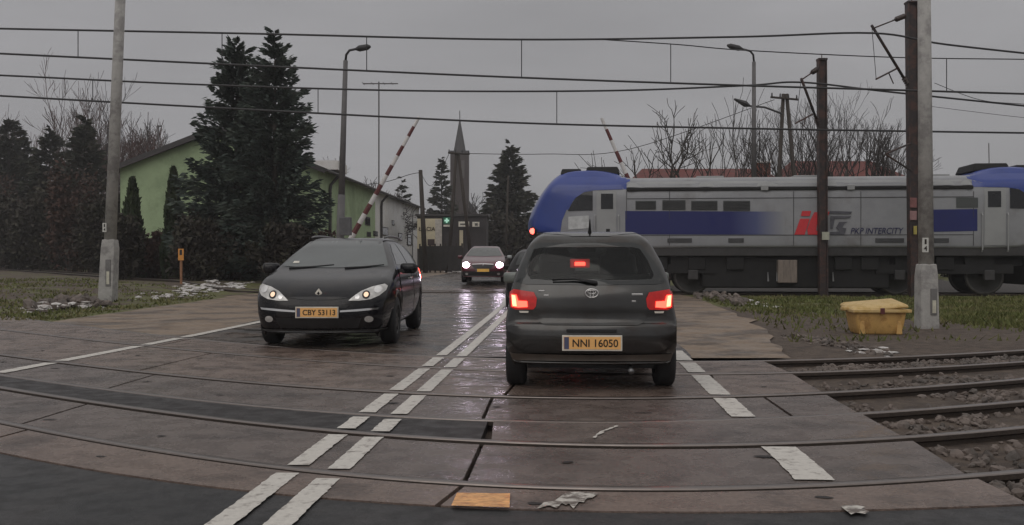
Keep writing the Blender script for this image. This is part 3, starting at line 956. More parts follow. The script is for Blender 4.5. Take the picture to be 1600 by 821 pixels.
    def ell(cx, cz, a, b, rr):
        bd.tube([c0 + Vector((cx + a * math.cos(t), 0, cz + b * math.sin(t))) for t in np.linspace(0, 2 * PI, 29)], rr, 6, cap=False)
    ell(0, 0, 0.058, 0.040, 0.0065); ell(0, 0.012, 0.038, 0.017, 0.005); ell(0, -0.004, 0.016, 0.034, 0.005)
    bd.build('badge', chrome_m, root, world=False, smooth=True)
    for x0, x1, z_, hh in ((-0.49, -0.435, 0.935, 0.014), (-0.44, -0.395, 0.893, 0.016), (0.372, 0.475, 0.905, 0.017), (0.372, 0.41, 0.842, 0.014)):
        c = hit(bvh, (x0 + x1) / 2, z_, 'y', -1)
        MB().box(c + Vector((0, -0.011, 0)), (x1 - x0, 0.006, hh)).build('badge', chrome_m, root, world=False, bevel=0.002)
    w0 = hit(bvh, 0.045, 1.012, 'y', -1) + Vector((0, -0.03, 0)); w1 = hit(bvh, -0.36, 1.035, 'y', -1) + Vector((0, -0.025, 0))
    wp = MB().tube([w0 + Vector((0, 0.03, -0.02)), w0, w0.lerp(w1, .5) + Vector((0, 0, .026)), w1], [0.022, 0.02, 0.012, 0.009], 8)
    wp.build('wiper', black_plastic, root, world=False, smooth=True)
    MB().tube([(0, -1.13, 1.47), (0, -1.16, 1.52), (0.0, -1.22, 1.62)], [0.024, 0.014, 0.004], 8).build('antenna', black_plastic, root, world=False)
    plate(root, bvh, 0.005, 0.462, -1, 'NNI 16050')
    MB().box(hit(bvh, 0.0, 0.575, 'y', -1) + Vector((0, -0.02, 0)), (0.46, 0.03, 0.03)).build('plate_lamp_housing', black_plastic, root, world=False, bevel=0.006)
    # handle drops and small red reflections on the paint are real reflectors
    # inside: high brake lamp, mirror, seats
    b3 = MB().box((-0.10, -1.40, 1.185), (0.10, 0.03, 0.035)); lo = b3.build('high_brake_lamp', red_on, root, world=False, bevel=0.006)
    MB().box((-0.10, -1.375, 1.19), (0.19, 0.03, 0.085)).build('lamp_housing', mat('red_plastic', (0.30, 0.02, 0.02), 0.4, emit=(1, 0.03, 0.03), estr=0.12), lo, world=False, bevel=0.01)
    for x in (-0.33, 0.33):
        s = MB().box((x, -0.15, 0.98), (0.46, 0.16, 0.62), taper=0.82); s.box((x, -0.17, 1.26), (0.30, 0.11, 0.19), taper=0.86)
        s.build('front_seat', seat_m, root, world=False, bevel=0.045, smooth=True)
    MB().box((0, -1.15, 0.88), (1.2, 0.16, 0.40)).build('rear_seat', seat_m, root, world=False, bevel=0.05)
    MB().box((0, 0.40, 1.34), (0.22, 0.03, 0.065)).build('inside_mirror', interior_m, root, world=False, bevel=0.01)
    MB().box((0, 0.72, 0.96), (1.25, 0.35, 0.16)).build('dashboard', interior_m, root, world=False, bevel=0.05)
    for sd in (-1, 1):
        mm = MB().box((sd * 0.865, 0.62, 1.01), (0.20, 0.09, 0.125), rz=sd * 0.2)
        mo = mm.build('wing_mirror', mat('grey_green_mirror', (0.15, 0.165, 0.15), 0.3, coat=0.5), root, world=False, bevel=0.03, smooth=True)
        MB().box((sd * 0.74, 0.64, 0.985), (0.16, 0.04, 0.05)).build('mirror_arm', black_plastic, mo, world=False)
    ex = MB().tube([(0.36, -1.2, 0.22), (0.36, -1.62, 0.21), (0.37, -1.74, 0.19)], 0.028, 12)
    ex.build('exhaust_pipe', rim_m, root, world=False, smooth=True)
    MB().box((0.1, -1.3, 0.27), (0.9, 0.35, 0.10)).build('silencer', rust_m, root, world=False, bevel=0.03)
    MB().box((0, 0, 0.21), (1.2, 2.9, 0.04)).build('floor_pan', black_plastic, root, world=False)
    return root
build_hatchback()

# --- black estate car coming towards the camera over the far track rails
def build_estate():
    s = 1.06
    root = empty('estate_car', (-2.60, 15.45, 0), 'black estate car facing the camera with pale diamond badge and slanted headlamps', 'car', rz=PI - 0.012, scale=s)
    paint = mat('black_car_paint', (0.0075, 0.0075, 0.010), 0.13, spec=0.38, var=0.15, scale=3, coat=0.0, color2=(0.016, 0.014, 0.014), c2scale=3)
    loop = [(-2.2, 0.26), (-2.32, 0.40), (-2.35, 0.6), (-2.31, 0.9), (-2.2, 1.05), (-1.95, 1.25), (-1.6, 1.40), (-1.0, 1.465), (-0.3, 1.475), (0.2, 1.44),
            (0.55, 1.33), (0.95, 1.16), (1.27, 1.025), (1.5, 0.97), (1.85, 0.90), (2.1, 0.81), (2.27, 0.70), (2.33, 0.58), (2.35, 0.47), (2.34, 0.36),
            (2.28, 0.24), (2.15, 0.20), (0.8, 0.20), (-1.0, 0.20)]
    wtab = [(0.18, 0.80), (0.25, 0.855), (0.45, 0.905), (0.65, 0.915), (0.85, 0.885), (0.98, 0.85), (1.05, 0.815), (1.2, 0.735), (1.36, 0.63), (1.44, 0.575), (1.48, 0.54)]
    body, bvh = car(root, loop, wtab, (0.10, 0.17), 4.7, paint, r=0.10, bow=0.17, arches=(-1.36, 1.40), wheel_r=0.325, wheel_w=0.21, track=0.80, rims=rim_dark_m, spokes=8)
    panel(bvh, [(-0.74, 1.055), (-0.4, 1.035), (0, 1.03), (0.4, 1.035), (0.74, 1.055), (0.66, 1.20), (0.535, 1.405), (0.3, 1.42), (-0.3, 1.42), (-0.535, 1.405), (-0.66, 1.20)], 'y', 1,
          mat('windscreen_glass', (0.045, 0.055, 0.055), 0.05, var=0.35, scale=2.2, spec=1.0), root, 'windscreen', 0.004, step=0.06)
    for sd in (-1, 1):
        panel(bvh, [(-0.42, 1.06), (-0.42, 1.39), (0.12, 1.375), (0.5, 1.25), (0.82, 1.07)], 'x', sd, dark_glass, root, 'side_window', 0.004)
        panel(bvh, [(-1.35, 1.08), (-1.3, 1.36), (-0.5, 1.395), (-0.5, 1.06)], 'x', sd, dark_glass, root, 'side_window', 0.004)
        # door seams stand for real doors
        panel(bvh, [(-0.45, 0.33), (-0.45, 1.02), (0.9, 1.0), (1.0, 0.75), (0.95, 0.33)], 'x', sd, paint, root, 'door', 0.006, step=0.1)
        dr = panel(bvh, [(-1.25, 0.62), (-1.35, 1.02), (-0.49, 1.02), (-0.49, 0.33), (-0.95, 0.33)], 'x', sd, paint, root, 'door', 0.006, step=0.1)
        x_ = hit(bvh, -0.25, 0.86, 'x', sd).x
        MB().box((x_ + sd * 0.018, -0.25, 0.86), (0.02, 0.2, 0.03)).build('door_handle', chrome_m, root, world=False, bevel=0.006)
        hl = [(sd * a, b) for a, b in [(0.385, 0.62), (0.44, 0.67), (0.53, 0.735), (0.66, 0.79), (0.80, 0.825), (0.835, 0.80), (0.825, 0.745), (0.76, 0.68), (0.66, 0.635), (0.52, 0.618)]]
        o = panel(bvh, hl, 'y', 1, lamp_lens, root, 'headlamp', 0.010, step=0.03)
        for cx, cz, rr, mm in ((0.60, 0.690, 0.050, black_plastic), (0.60, 0.690, 0.030, drl_on), (0.735, 0.755, 0.045, chrome_m), (0.49, 0.665, 0.030, chrome_m)):
            panel(bvh, [(sd * (cx + rr * math.cos(t)), cz + rr * math.sin(t)) for t in np.linspace(0, 2 * PI, 15)[:-1]], 'y', 1, mm, o,
                  'bulb' if mm is drl_on else 'reflector', 0.014 if mm is not drl_on else 0.018, step=0.02)
        panel(bvh, [(sd * a, b) for a, b in [(0.285, 0.475), (0.285, 0.497), (0.5, 0.512), (0.76, 0.53), (0.745, 0.505), (0.5, 0.485)]], 'y', 1, chrome_m, root, 'chrome_strip', 0.012, step=0.04)
        panel(bvh, [(sd * (0.64 + 0.055 * math.cos(t)), 0.385 + 0.04 * math.sin(t)) for t in np.linspace(0, 2 * PI, 17)[:-1]], 'y', 1, lamp_lens, root, 'fog_lamp', 0.010, step=0.02)
        mm = MB().box((sd * 0.985, 0.83, 1.02), (0.24, 0.13, 0.15), rz=sd * 0.15)
        mo = mm.build('wing_mirror', paint, root, world=False, bevel=0.045, smooth=True)
        MB().box((sd * 0.86, 0.86, 0.985), (0.14, 0.05, 0.05)).build('mirror_arm', black_plastic, mo, world=False)
        MB().tube([(sd * 0.545, y, 1.455 + 0.045 * math.sin(PI * (y + 1.7) / 1.9) ** 0.4) for y in np.linspace(-1.65, 0.15, 12)], 0.018, 8).build('roof_rail', rim_m, root, world=False, smooth=True)
        panel(bvh, [(-2.18, 0.82), (-2.12, 1.0), (-1.95, 0.98), (-2.0, 0.80)], 'x', sd, red_dim if sd < 0 else red_lens, root, 'tail_lamp', 0.008)
        ix = hit(bvh, 1.62, 0.70, 'x', sd).x
    panel(bvh, [(-0.70, 0.965), (-0.2, 0.985), (0.2, 0.985), (0.70, 0.965), (0.78, 0.84), (0.60, 0.745), (0.40, 0.655), (0.16, 0.63), (-0.16, 0.63), (-0.40, 0.655), (-0.60, 0.745), (-0.78, 0.84)], 'y', 1, paint, root, 'bonnet', 0.007, step=0.06)
    panel(bvh, [(-0.40, 0.565), (0.40, 0.565), (0.36, 0.53), (-0.36, 0.53)], 'y', 1, black_plastic, root, 'grille', 0.006, step=0.04)
    lg = panel(bvh, [(-0.55, 0.40), (0.55, 0.40), (0.50, 0.27), (-0.50, 0.27)], 'y', 1, black_plastic, root, 'lower_grille', 0.006, step=0.05)
    panel(bvh, [(-0.82, 0.255), (0.82, 0.255), (0.80, 0.235), (-0.80, 0.235)], 'y', 1, mat('grey_bumper_lip', (0.06, 0.06, 0.06), 0.4), root, 'bumper_lip', 0.012, step=0.03)
    # pale diamond badge
    c = hit(bvh, 0, 0.715, 'y', 1) + Vector((0, 0.02, 0))
    bd = MB()
    for (w0, h0, w1, h1) in ((0.046, 0.060, 0.018, 0.026),):
        o4 = [(w0, 0), (0, h0), (-w0, 0), (0, -h0)]; i4 = [(w1, 0), (0, h1), (-w1, 0), (0, -h1)]
        vs = [c + Vector((a, 0, b)) for a, b in o4] + [c + Vector((a, 0.008, b)) for a, b in i4] + [c + Vector((a, -0.03, b)) for a, b in o4]
        fs = [(i, (i + 1) % 4, 4 + (i + 1) % 4, 4 + i) for i in range(4)] + [(i, 8 + i, 8 + (i + 1) % 4, (i + 1) % 4) for i in range(4)]
        bd.add(vs, fs)
    bd.build('badge', frame_white, root, world=False)
    plate(root, bvh, 0.0, 0.475, 1, 'CBY 53113')
    for x0, x1 in ((-0.15, -0.68), (0.62, 0.02)):
        p0 = hit(bvh, x0, 1.03, 'y', 1) + Vector((0, 0.02, 0)); p1 = hit(bvh, x1, 1.075, 'y', 1) + Vector((0, 0.018, 0))
        MB().tube([p0, p0.lerp(p1, 0.5) + Vector((0, 0.015, -0.008)), p1], [0.014, 0.011, 0.007], 6).build('wiper', black_plastic, root, world=False)
    st = hit(bvh, 0.565, 1.115, 'y', 1)
    panel(bvh, [(0.52, 1.09), (0.61, 1.09), (0.60, 1.118), (0.53, 1.118)], 'y', 1, frame_white, root, 'windscreen_sticker', 0.008, step=0.02)
    MB().box((0, 0, 0.20), (1.4, 4.0, 0.04)).build('floor_pan', black_plastic, root, world=False)
    return root
build_estate()

# --- dark red saloon far down the road with its headlamps on
def build_saloon():
    Y = 39.6
    root = empty('saloon_car', (-1.08, Y, rise(Y)), 'small dark red car far down the wet road with glaring white headlamps', 'car', rz=PI - 0.03)
    paint = mat('dark_red_car_paint', (0.085, 0.008, 0.016), 0.28, var=0.15, scale=3, coat=0.7)
    loop = [(-2.1, 0.28), (-2.2, 0.42), (-2.22, 0.7), (-2.15, 0.95), (-1.9, 1.05), (-1.5, 1.15), (-1.1, 1.33), (-0.6, 1.44), (0, 1.46), (0.4, 1.38), (0.8, 1.22), (1.2, 1.03),
            (1.5, 0.96), (1.9, 0.86), (2.12, 0.76), (2.22, 0.62), (2.24, 0.45), (2.2, 0.30), (2.05, 0.23), (0.5, 0.22), (-1, 0.22)]
    wtab = [(0.2, 0.80), (0.3, 0.86), (0.6, 0.90), (0.85, 0.88), (1.0, 0.83), (1.15, 0.74), (1.36, 0.60), (1.47, 0.54)]
    body, bvh = car(root, loop, wtab, (0.10, 0.14), 4.45, paint, r=0.09, bow=0.16, arches=(-1.3, 1.33), wheel_r=0.31, wheel_w=0.2, track=0.78, rims=rim_m)
    panel(bvh, [(-0.72, 1.06), (0, 1.04), (0.72, 1.06), (0.53, 1.38), (0, 1.41), (-0.53, 1.38)], 'y', 1,
          mat('pale_windscreen', (0.07, 0.075, 0.07), 0.06, var=0.3, scale=2, spec=0.8), root, 'windscreen', 0.006, step=0.08)
    for sd in (-1, 1):
        o = panel(bvh, [(sd * a, b) for a, b in [(0.46, 0.68), (0.55, 0.76), (0.80, 0.80), (0.80, 0.70), (0.70, 0.64)]], 'y', 1, lamp_lens, root, 'headlamp', 0.01, step=0.04)
        panel(bvh, [(sd * (0.65 + 0.125 * math.cos(t)), 0.70 + 0.105 * math.sin(t)) for t in np.linspace(0, 2 * PI, 17)[:-1]], 'y', 1, white_on, o, 'bulb', 0.02, step=0.04)
        mo = MB().box((sd * 1.0, 0.75, 1.02), (0.2, 0.1, 0.14)).build('wing_mirror', paint if sd > 0 else mat('pale_mirror', (0.4, 0.42, 0.42), 0.4), root, world=False, bevel=0.04, smooth=True)
        MB().box((sd * 0.88, 0.76, 0.99), (0.14, 0.05, 0.05)).build('mirror_arm', black_plastic, mo, world=False)
        panel(bvh, [(-1.2, 1.08), (-0.9, 1.33), (0.1, 1.38), (0.85, 1.08)], 'x', sd, dark_glass, root, 'side_window', 0.005)
        panel(bvh, [(sd * (0.62 + 0.06 * math.cos(t)), 0.36 + 0.04 * math.sin(t)) for t in np.linspace(0, 2 * PI, 11)[:-1]], 'y', 1, lamp_lens, root, 'fog_lamp', 0.01, step=0.04)
    panel(bvh, [(-0.42, 0.74), (0, 0.76), (0.42, 0.74), (0.42, 0.715), (0, 0.73), (-0.42, 0.715)], 'y', 1, chrome_m, root, 'chrome_strip', 0.015, step=0.04)
    panel(bvh, [(-0.42, 0.70), (0.42, 0.70), (0.34, 0.57), (-0.34, 0.57)], 'y', 1, black_plastic, root, 'grille', 0.01, step=0.05)
    bl = panel(bvh, [(-0.82, 0.46), (0.82, 0.46), (0.78, 0.28), (-0.78, 0.28)], 'y', 1, black_plastic, root, 'lower_bumper', 0.01, step=0.06)
    c = hit(bvh, 0, 0.70, 'y', 1) + Vector((0, 0.02, 0))
    MB().tube([c + Vector((0, 0, 0.06)), c + Vector((-0.02, 0.004, 0)), c + Vector((0, 0, -0.05))], [0.02, 0.03, 0.012], 6).build('badge', chrome_m, root, world=False)
    plate(root, bvh, 0, 0.50, 1, None, plain=True, m=mat('headlit_amber_plate', (1.0, 0.58, 0.12), 0.4, var=0.05))  # plate colour holds the amber cast of headlight light
    return root
build_saloon()

# --- another dark car queueing ahead of the hatchback
def build_queue_car():
    root = empty('queueing_car', (0.77, 24.6, 0), 'dark car ahead of the grey hatchback, almost hidden behind its left side', 'car', rz=-0.05)
    paint = mat('black_queue_paint', (0.008, 0.007, 0.008), 0.3, spec=0.3)
    loop = [(-1.95, 0.28), (-2.02, 0.42), (-2.03, 0.6), (-1.98, 0.9), (-1.85, 1.05), (-1.6, 1.28), (-1.3, 1.40), (-0.6, 1.44), (0, 1.43), (0.4, 1.34), (0.8, 1.18), (1.1, 1.0),
            (1.5, 0.92), (1.8, 0.82), (1.95, 0.65), (1.98, 0.45), (1.9, 0.28), (1.7, 0.22), (-1, 0.22)]
    wtab = [(0.2, 0.78), (0.3, 0.83), (0.6, 0.86), (0.9, 0.83), (1.05, 0.77), (1.3, 0.62), (1.44, 0.52)]
    body, bvh = car(root, loop, wtab, (0.08, 0.12), 4.0, paint, arches=(-1.25, 1.25), wheel_r=0.3, wheel_w=0.2, track=0.75)
    panel(bvh, [(-0.6, 1.06), (0.6, 1.06), (0.5, 1.34), (-0.5, 1.34)], 'y', -1, dark_glass, root, 'rear_window', 0.005)
    for sd in (-1, 1):
        panel(bvh, [(-1.2, 1.06), (-1.0, 1.33), (0.1, 1.36), (0.75, 1.06)], 'x', sd, dark_glass, root, 'side_window', 0.005)
        o = panel(bvh, [(sd * a, b) for a, b in [(0.60, 0.72), (0.60, 0.88), (0.80, 0.90), (0.82, 0.72)]], 'y', -1, red_lens, root, 'tail_lamp', 0.01)
        panel(bvh, [(sd * a, b) for a, b in [(0.70, 0.74), (0.70, 0.84), (0.80, 0.84), (0.80, 0.74)]], 'y', -1, red_on, o, 'brake_light', 0.015)
        MB().box((sd * 0.93, 0.6, 0.98), (0.18, 0.1, 0.13)).build('wing_mirror', paint, root, world=False, bevel=0.03)
    plate(root, bvh, 0, 0.5, -1, None)
build_queue_car()

# ------------------------------------------------------------------ locomotive
def build_locomotive():
    d = TRAIN_D
    a = -PI / 2 - d
    nrm = Vector((-math.sin(d), -math.cos(d), 0)); along = Vector((math.cos(d), -math.sin(d), 0))
    half = 1.45
    near0 = Vector((TX0.x, TX0.y - 0.7, 0))
    org = near0 - nrm * half
    root = empty('locomotive', org, 'blue and pale grey electric locomotive rolling to the right over the road beyond the cars', 'locomotive', rz=a)
    def T(px, py):
        r = ray(px, py); o = Vector((0, 0, CAM_H))
        t = (near0 - o).dot(nrm) / r.dot(nrm)
        h_ = o + r * t
        return ((h_ - near0).dot(along), h_.z)
    Q = lambda pts: [T(*p) for p in pts]
    L = T(1521, 280)[0] + T(979, 290)[0]
    silver = mat('pale_grey_train_paint', (0.29, 0.295, 0.31), 0.4, var=0.14, scale=1.3, coat=0.15, color2=(0.22, 0.215, 0.215), c2scale=0.8, c2lo=0.5, c2hi=0.75)
    silver_lt = mat('light_grey_train_paint', (0.33, 0.335, 0.335), 0.4, var=0.12, scale=1.5)
    blue = mat('blue_train_paint', (0.022, 0.050, 0.26), 0.33, var=0.12, scale=1.5, coat=0.4)
    navy = mat('navy_train_paint', (0.010, 0.016, 0.125), 0.4, var=0.15, scale=1.5)
    glass = mat('train_cab_glass', (0.012, 0.013, 0.015), 0.06, var=0.1)
    dkgrey_s = mat('train_seam_grey', (0.055, 0.055, 0.058), 0.7, var=0.3, scale=3)
    grille = mat('train_grille', (0.075, 0.082, 0.080), 0.6, var=0.15, scale=2, bump=0.4, bscale=30, stretch=(1, 1, 8))
    dark = mat('underframe_black', (0.012, 0.0115, 0.0115), 0.8, var=0.4, scale=3)
    dkgrey = mat('sole_bar_grey', (0.045, 0.043, 0.043), 0.7, var=0.3, scale=4)
    front = Q([(845, 366), (823, 362), (820, 347), (829, 322), (846, 294), (864, 274), (884, 266), (930, 264), (965, 270), (985, 277)])
    back = [(L - u, z) for u, z in front]
    zr = front[-1][1]; zb = 1.55
    loop = [(2.0, zb)] + front + [(6, zr), (L / 2, zr), (L - 6, zr)] + back[::-1] + [(L - 2.0, zb), (L * .66, zb), (L * .33, zb)]
    loop = [p for p in loop]
    wtab = [(1.2, 1.42), (2.0, 1.45), (3.45, 1.44), (3.62, 1.40), (3.85, 1.20), (4.05, 0.95), (4.4, 0.80)]
    wz = interp_fun(wtab)
    def wf(y, z):
        q = max(0.0, max(2.4 - y, y - (L - 2.4)) / 2.4)
        return wz(z) * (1 - 0.30 * min(1, q) ** 2)
    me = skin(loop, wf, 0.12, 0.35, 1.8, ncol=15, grid=0.4, sub=3)
    bvh = mesh_bvh(me)
    cabx = Q([(800, 390), (800, 347), (812, 322), (830, 292), (850, 262), (884, 250), (930, 250), (979, 255), (979, 295), (930, 296.5), (913, 299), (898, 310), (886, 325), (878, 344), (874, 372), (874, 390)])
    link_mesh('body', me, silver, root)
    me.materials.append(blue)
    for p in me.polygons:
        c = p.center
        if any(inside((u, c.z), cabx) for u in (c.y, L - c.y)) and not (abs(c.x) > 1.3 and 2.2 < c.y < L - 2.2): p.material_index = 1
    # blue cab shells at both ends
    cab = [(834, 366), (834, 348), (841, 325), (857, 298), (874, 282), (890, 276), (930, 275), (968, 277), (979, 279), (979, 296), (930, 297.5), (913, 300), (898, 311), (886, 326), (878, 345), (874, 372)]
    cp = Q(cab)
    panel(bvh, cp, 'x', 1, blue, root, 'cab_shell', 0.012, step=0.15)
    panel(bvh, [(L - u, z) for u, z in cp], 'x', 1, blue, root, 'cab_shell', 0.012, step=0.15)
    def side(name, px, m, eps=0.02, both=False, mirror=False, step=0.15):
        pts = Q(px)
        o = panel(bvh, pts, 'x', 1, m, root, name, eps, step=step)
        return o
    def mirror_side(name, px, m, eps=0.02):
        return panel(bvh, [(L - u, z) for u, z in Q(px)], 'x', 1, m, root, name, eps, step=0.15)
    for fn in (side, mirror_side):
        fn('cab_side_window', [(887, 330), (893, 319), (900, 309), (912, 301), (926, 298.5), (926, 329)], glass, 0.022)
        dd = fn('cab_door', [(932, 299), (963, 299), (963, 384), (932, 384)], silver_lt, 0.016)
        g = fn('door_window', [(939, 303), (958, 303), (958, 327), (939, 327)], glass, 0.026); g.name = 'door_window'
        g.parent = dd
    # off-white sheet stuck below the first cab window
    side('notice_panel', [(888, 339), (920, 337), (920, 357), (888, 359)], mat('off_white_panel', (0.52, 0.53, 0.53), 0.5), 0.022)
    side('dark_vent', [(947, 358), (953, 358), (953, 364), (947, 364)], dark, 0.022)
    for x0, x1, y0, y1 in ((993, 1025, 314, 328), (1035, 1071, 313, 328.5), (1080, 1121, 314, 329), (1130, 1172, 314, 330)):
        gw = side('grille_window', [(x0, y0), (x1, y0), (x1, y1), (x0, y1)], grille, 0.02)
        u0, za = T(x0 + 1, y1 - 1); u1, zb2 = T(x1 - 1, y0 + 1); mbs = MB()
        for k in range(6): mbs.box((half + 0.028, (u0 + u1) / 2, za + (zb2 - za) * (k + .5) / 6), (0.016, u1 - u0, (zb2 - za) / 11))
        tag(mbs.build('slats', dkgrey_s, gw, world=False))
    side('grille_window', [(1494, 309), (1528, 309), (1528, 325), (1494, 325)], grille, 0.02)
    # blue band fading to the grey of the body (printed fade on the paint)
    fade = bpy.data.materials.new('fading_blue_band'); fade.use_nodes = True
    t = fade.node_tree; b = t.nodes['Principled BSDF']; b.inputs['Roughness'].default_value = 0.4
    tcn = t.nodes.new('ShaderNodeTexCoord'); spx = t.nodes.new('ShaderNodeSeparateXYZ'); rp = t.nodes.new('ShaderNodeValToRGB'); mrn = t.nodes.new('ShaderNodeMapRange')
    t.links.new(tcn.outputs['Object'], spx.inputs[0]); t.links.new(spx.outputs['Y'], mrn.inputs['Value'])
    mrn.inputs['From Min'].default_value = T(977, 345)[0]; mrn.inputs['From Max'].default_value = T(1226, 345)[0]
    t.links.new(mrn.outputs[0], rp.inputs[0])
    rp.color_ramp.elements[0].color = (0.010, 0.015, 0.115, 1)
    rp.color_ramp.elements[0].position = 0.66
    rp.color_ramp.elements[1].color = (0.28, 0.285, 0.30, 1)
    e_ = rp.color_ramp.elements.new(0.82); e_.color = (0.07, 0.085, 0.20, 1)
    t.links.new(rp.outputs[0], b.inputs['Base Color'])
    side('blue_band', [(977, 330), (1226, 331), (1226, 367), (977, 366.5)], fade, 0.012)
    side('blue_band', [(1436, 328), (1527, 327), (1527, 361), (1436, 363)], navy, 0.012)
    for (x0, y0, x1, y1) in ((979, 310.5, 1521, 308), (979, 369, 1521, 366)):
        (u0, z0), (u1, z1) = T(x0, y0), T(x1, y1)
        MB().box((half + 0.004, (u0 + u1) / 2, (z0 + z1) / 2), (0.012, u1 - u0, 0.018)).build('panel_seam', dkgrey_s, root, world=False)
    for x in (979, 1046, 1240, 1345, 1440, 1521):
        u0, z0 = T(x, 384); z1 = T(x, 299)[1]
        MB().box((half + 0.003, u0, (z0 + z1) / 2), (0.011, 0.016, z1 - z0)).build('panel_seam', dkgrey_s, root, world=False)
    for x in (929.5, 966.5):
        for f in (lambda u: u, lambda u: L - u):
            u0, z0 = T(x, 394); z1 = T(x, 336)[1]
            MB().tube([(half + 0.02, f(u0), z0), (half + 0.07, f(u0), z0 + .06), (half + 0.07, f(u0), z1 - .06), (half + 0.02, f(u0), z1)], 0.022, 6).build('handrail', silver_lt, root, world=False)
    for x, w in ((1062, 0.8), (1150, 0.5), (1390, 0.9), (1470, 0.5)):
        u0, z0 = T(x, 376)
        MB().box((half + 0.006, u0, z0), (0.02, w, 0.14)).build('small_hatch', dkgrey_s, root, world=False, bevel=0.004)
    for x in (1030, 1090, 1150, 1320, 1362, 1448, 1480):
        u0, z0 = T(x, 400)
        MB().box((1.18, u0, z0 - .25), (0.16, 0.55, 0.42)).build('equipment_box', dark, root, world=False, bevel=0.02)
    # lettering: red i and C strokes, grey bars, company words
    red = mat('red_lettering', (0.62, 0.035, 0.045), 0.4, var=0.08)
    greyl = mat('grey_lettering', (0.085, 0.085, 0.10), 0.4)
    xs_ = half + 0.03
    def letter(px, m, name='lettering'):
        pts = Q(px); mb = MB()
        mb.prism([(xs_, u, z) for u, z in pts], (0.006, 0, 0))
        return mb.build(name, m, root, world=False)
    letter([(1253, 330), (1267, 330), (1265, 338), (1251, 338)], red)
    letter([(1250, 342), (1265, 342), (1257, 367), (1241, 367)], red)
    letter([(1272, 332), (1296, 331), (1294, 337), (1281, 339), (1276, 352), (1275, 361), (1288, 361), (1287, 367), (1262, 367), (1261, 358), (1266, 344)], red)
    letter([(1296, 330), (1331, 331), (1329, 335), (1295, 334)], greyl)
    letter([(1297, 338), (1330, 338), (1327, 341), (1304, 342), (1301, 358), (1297, 358)], greyl)
    letter([(1311, 347), (1324, 347), (1319, 350), (1316, 356), (1322, 357), (1319, 367), (1294, 367), (1295, 363), (1311, 362), (1306, 356)], greyl)
    u0, z0 = T(1370, 361); w_ = T(1411, 361)[0] - T(1328, 361)[0]
    mb = MB(); place_text(mb, 'PKP INTERCITY', w_, 0.20, (xs_, u0, z0), (0, 1, 0), (0, 0, 1), shear=0.25, bold=0.008)
    mb.build('lettering', mat('navy_lettering', (0.03, 0.03, 0.085), 0.4), root, world=False)
    # eaves line and roof
    def bar(u0, u1, z0, z1, x0, x1, m, name, bevel=0.02):
        return MB().box(((x0 + x1) / 2, (u0 + u1) / 2, (z0 + z1) / 2), (x1 - x0, u1 - u0, z1 - z0)).build(name, m, root, world=False, bevel=bevel)
    ua, ub = T(979, 295)[0], L - T(979, 295)[0]
    bar(ua, ub, T(1100, 298)[1], T(1100, 293)[1], 1.38, 1.475, dark, 'gutter')
    panel(bvh, [(ua, T(1100, 292)[1]), (ub, T(1100, 292)[1]), (ub, zr - 0.02), (ua, zr - 0.02)], 'x', 1, silver_lt, root, 'roof_panel', 0.012, step=0.3)  # lighter grey paints in the extra light on the slanted roof
    rnd = random.Random(5)
    for u, w, h, m_ in ((T(913, 0)[0], 1.2, 0.17, dark), (T(874, 0)[0], 0.75, 0.10, dark), (L - T(913, 0)[0] - 1.2, 1.2, 0.17, dark), (L - T(874, 0)[0] - 0.7, 0.7, 0.10, dark)):
        zt = hit(bvh, u + w / 2, zr - .05, 'x', 1)
        loc, *_ = bvh.ray_cast(Vector((0, u + w / 2, 50)), Vector((0, 0, -1)))
        MB().box((0, u + w / 2, loc.z + h / 2 - 0.06), (1.7, w, h + 0.1), taper=0.86).build('roof_cooler', m_, root, world=False, bevel=0.04)
    for u in (6.2, 9.4, 13.5):     # low roof boxes and insulators
        MB().box((0.2, u, zr + 0.02), (1.2, 0.9, 0.10)).build('roof_box', silver_lt, root, world=False, bevel=0.02)
    for u in (T(1195, 0)[0], T(1330, 0)[0]):
        bar(u - 0.12, u + 0.12, T(1200, 297)[1] - 0.02, T(1200, 292)[1] + 0.05, 1.40, 1.50, silver_lt, 'step_bracket')
    # sole bar, lower skirts, bogies
    bar(1.4, L - 1.4, 1.28, 1.60, -1.36, 1.36, dkgrey, 'sole_bar', 0.03)
    bar(5.9, L - 5.9, 0.22, 1.30, -1.15, 1.15, dark, 'underframe', 0.06)
    bar(1.6, L - 1.6, 0.95, 1.30, -1.0, 1.0, dark, 'underframe', 0.04)
    for f in (lambda u: u, lambda u: L - u):
        c0 = sorted((f(0.1), f(1.7)))
        bar(c0[0], c0[1], 0.35, 1.75, -1.2, 1.2, dark, 'buffer_beam', 0.08)
        for x in (-0.9, 0.9):
            e0 = f(-0.45); e1 = f(0.2)
            MB().tube([(x, e1, 1.05), (x, e0 + (0.1 if e0 < e1 else -0.1), 1.05), (x, e0, 1.05)], [0.11, 0.11, 0.22], 14).build('buffer', dark, root, world=False, smooth=False)
        us = f(0.28); zl = T(830, 360)[1]
        lh = MB().tube([(1.02, us, zl), (1.02, us - (0.12 if us < 5 else -0.12), zl)], 0.13, 14)
    tl = hit(bvh, 0.98, T(830, 361)[1], 'y', -1)
    MB().tube([tl + Vector((0, 0.03, 0)), tl + Vector((0.05, -0.05, 0))], [0.16, 0.15], 14).build('lamp_housing', dark, root, world=False)
    MB().tube([tl + Vector((0.02, 0.0, 0)), tl + Vector((0.12, -0.055, 0))], [0.11, 0.10], 14).build('tail_lamp', red_dim, root, world=False)
    wsteel = mat('worn_wheel_steel', (0.11, 0.105, 0.10), 0.5, metal=0.6, var=0.3)
    hub = mat('dark_wheel_hub', (0.035, 0.034, 0.033), 0.7)
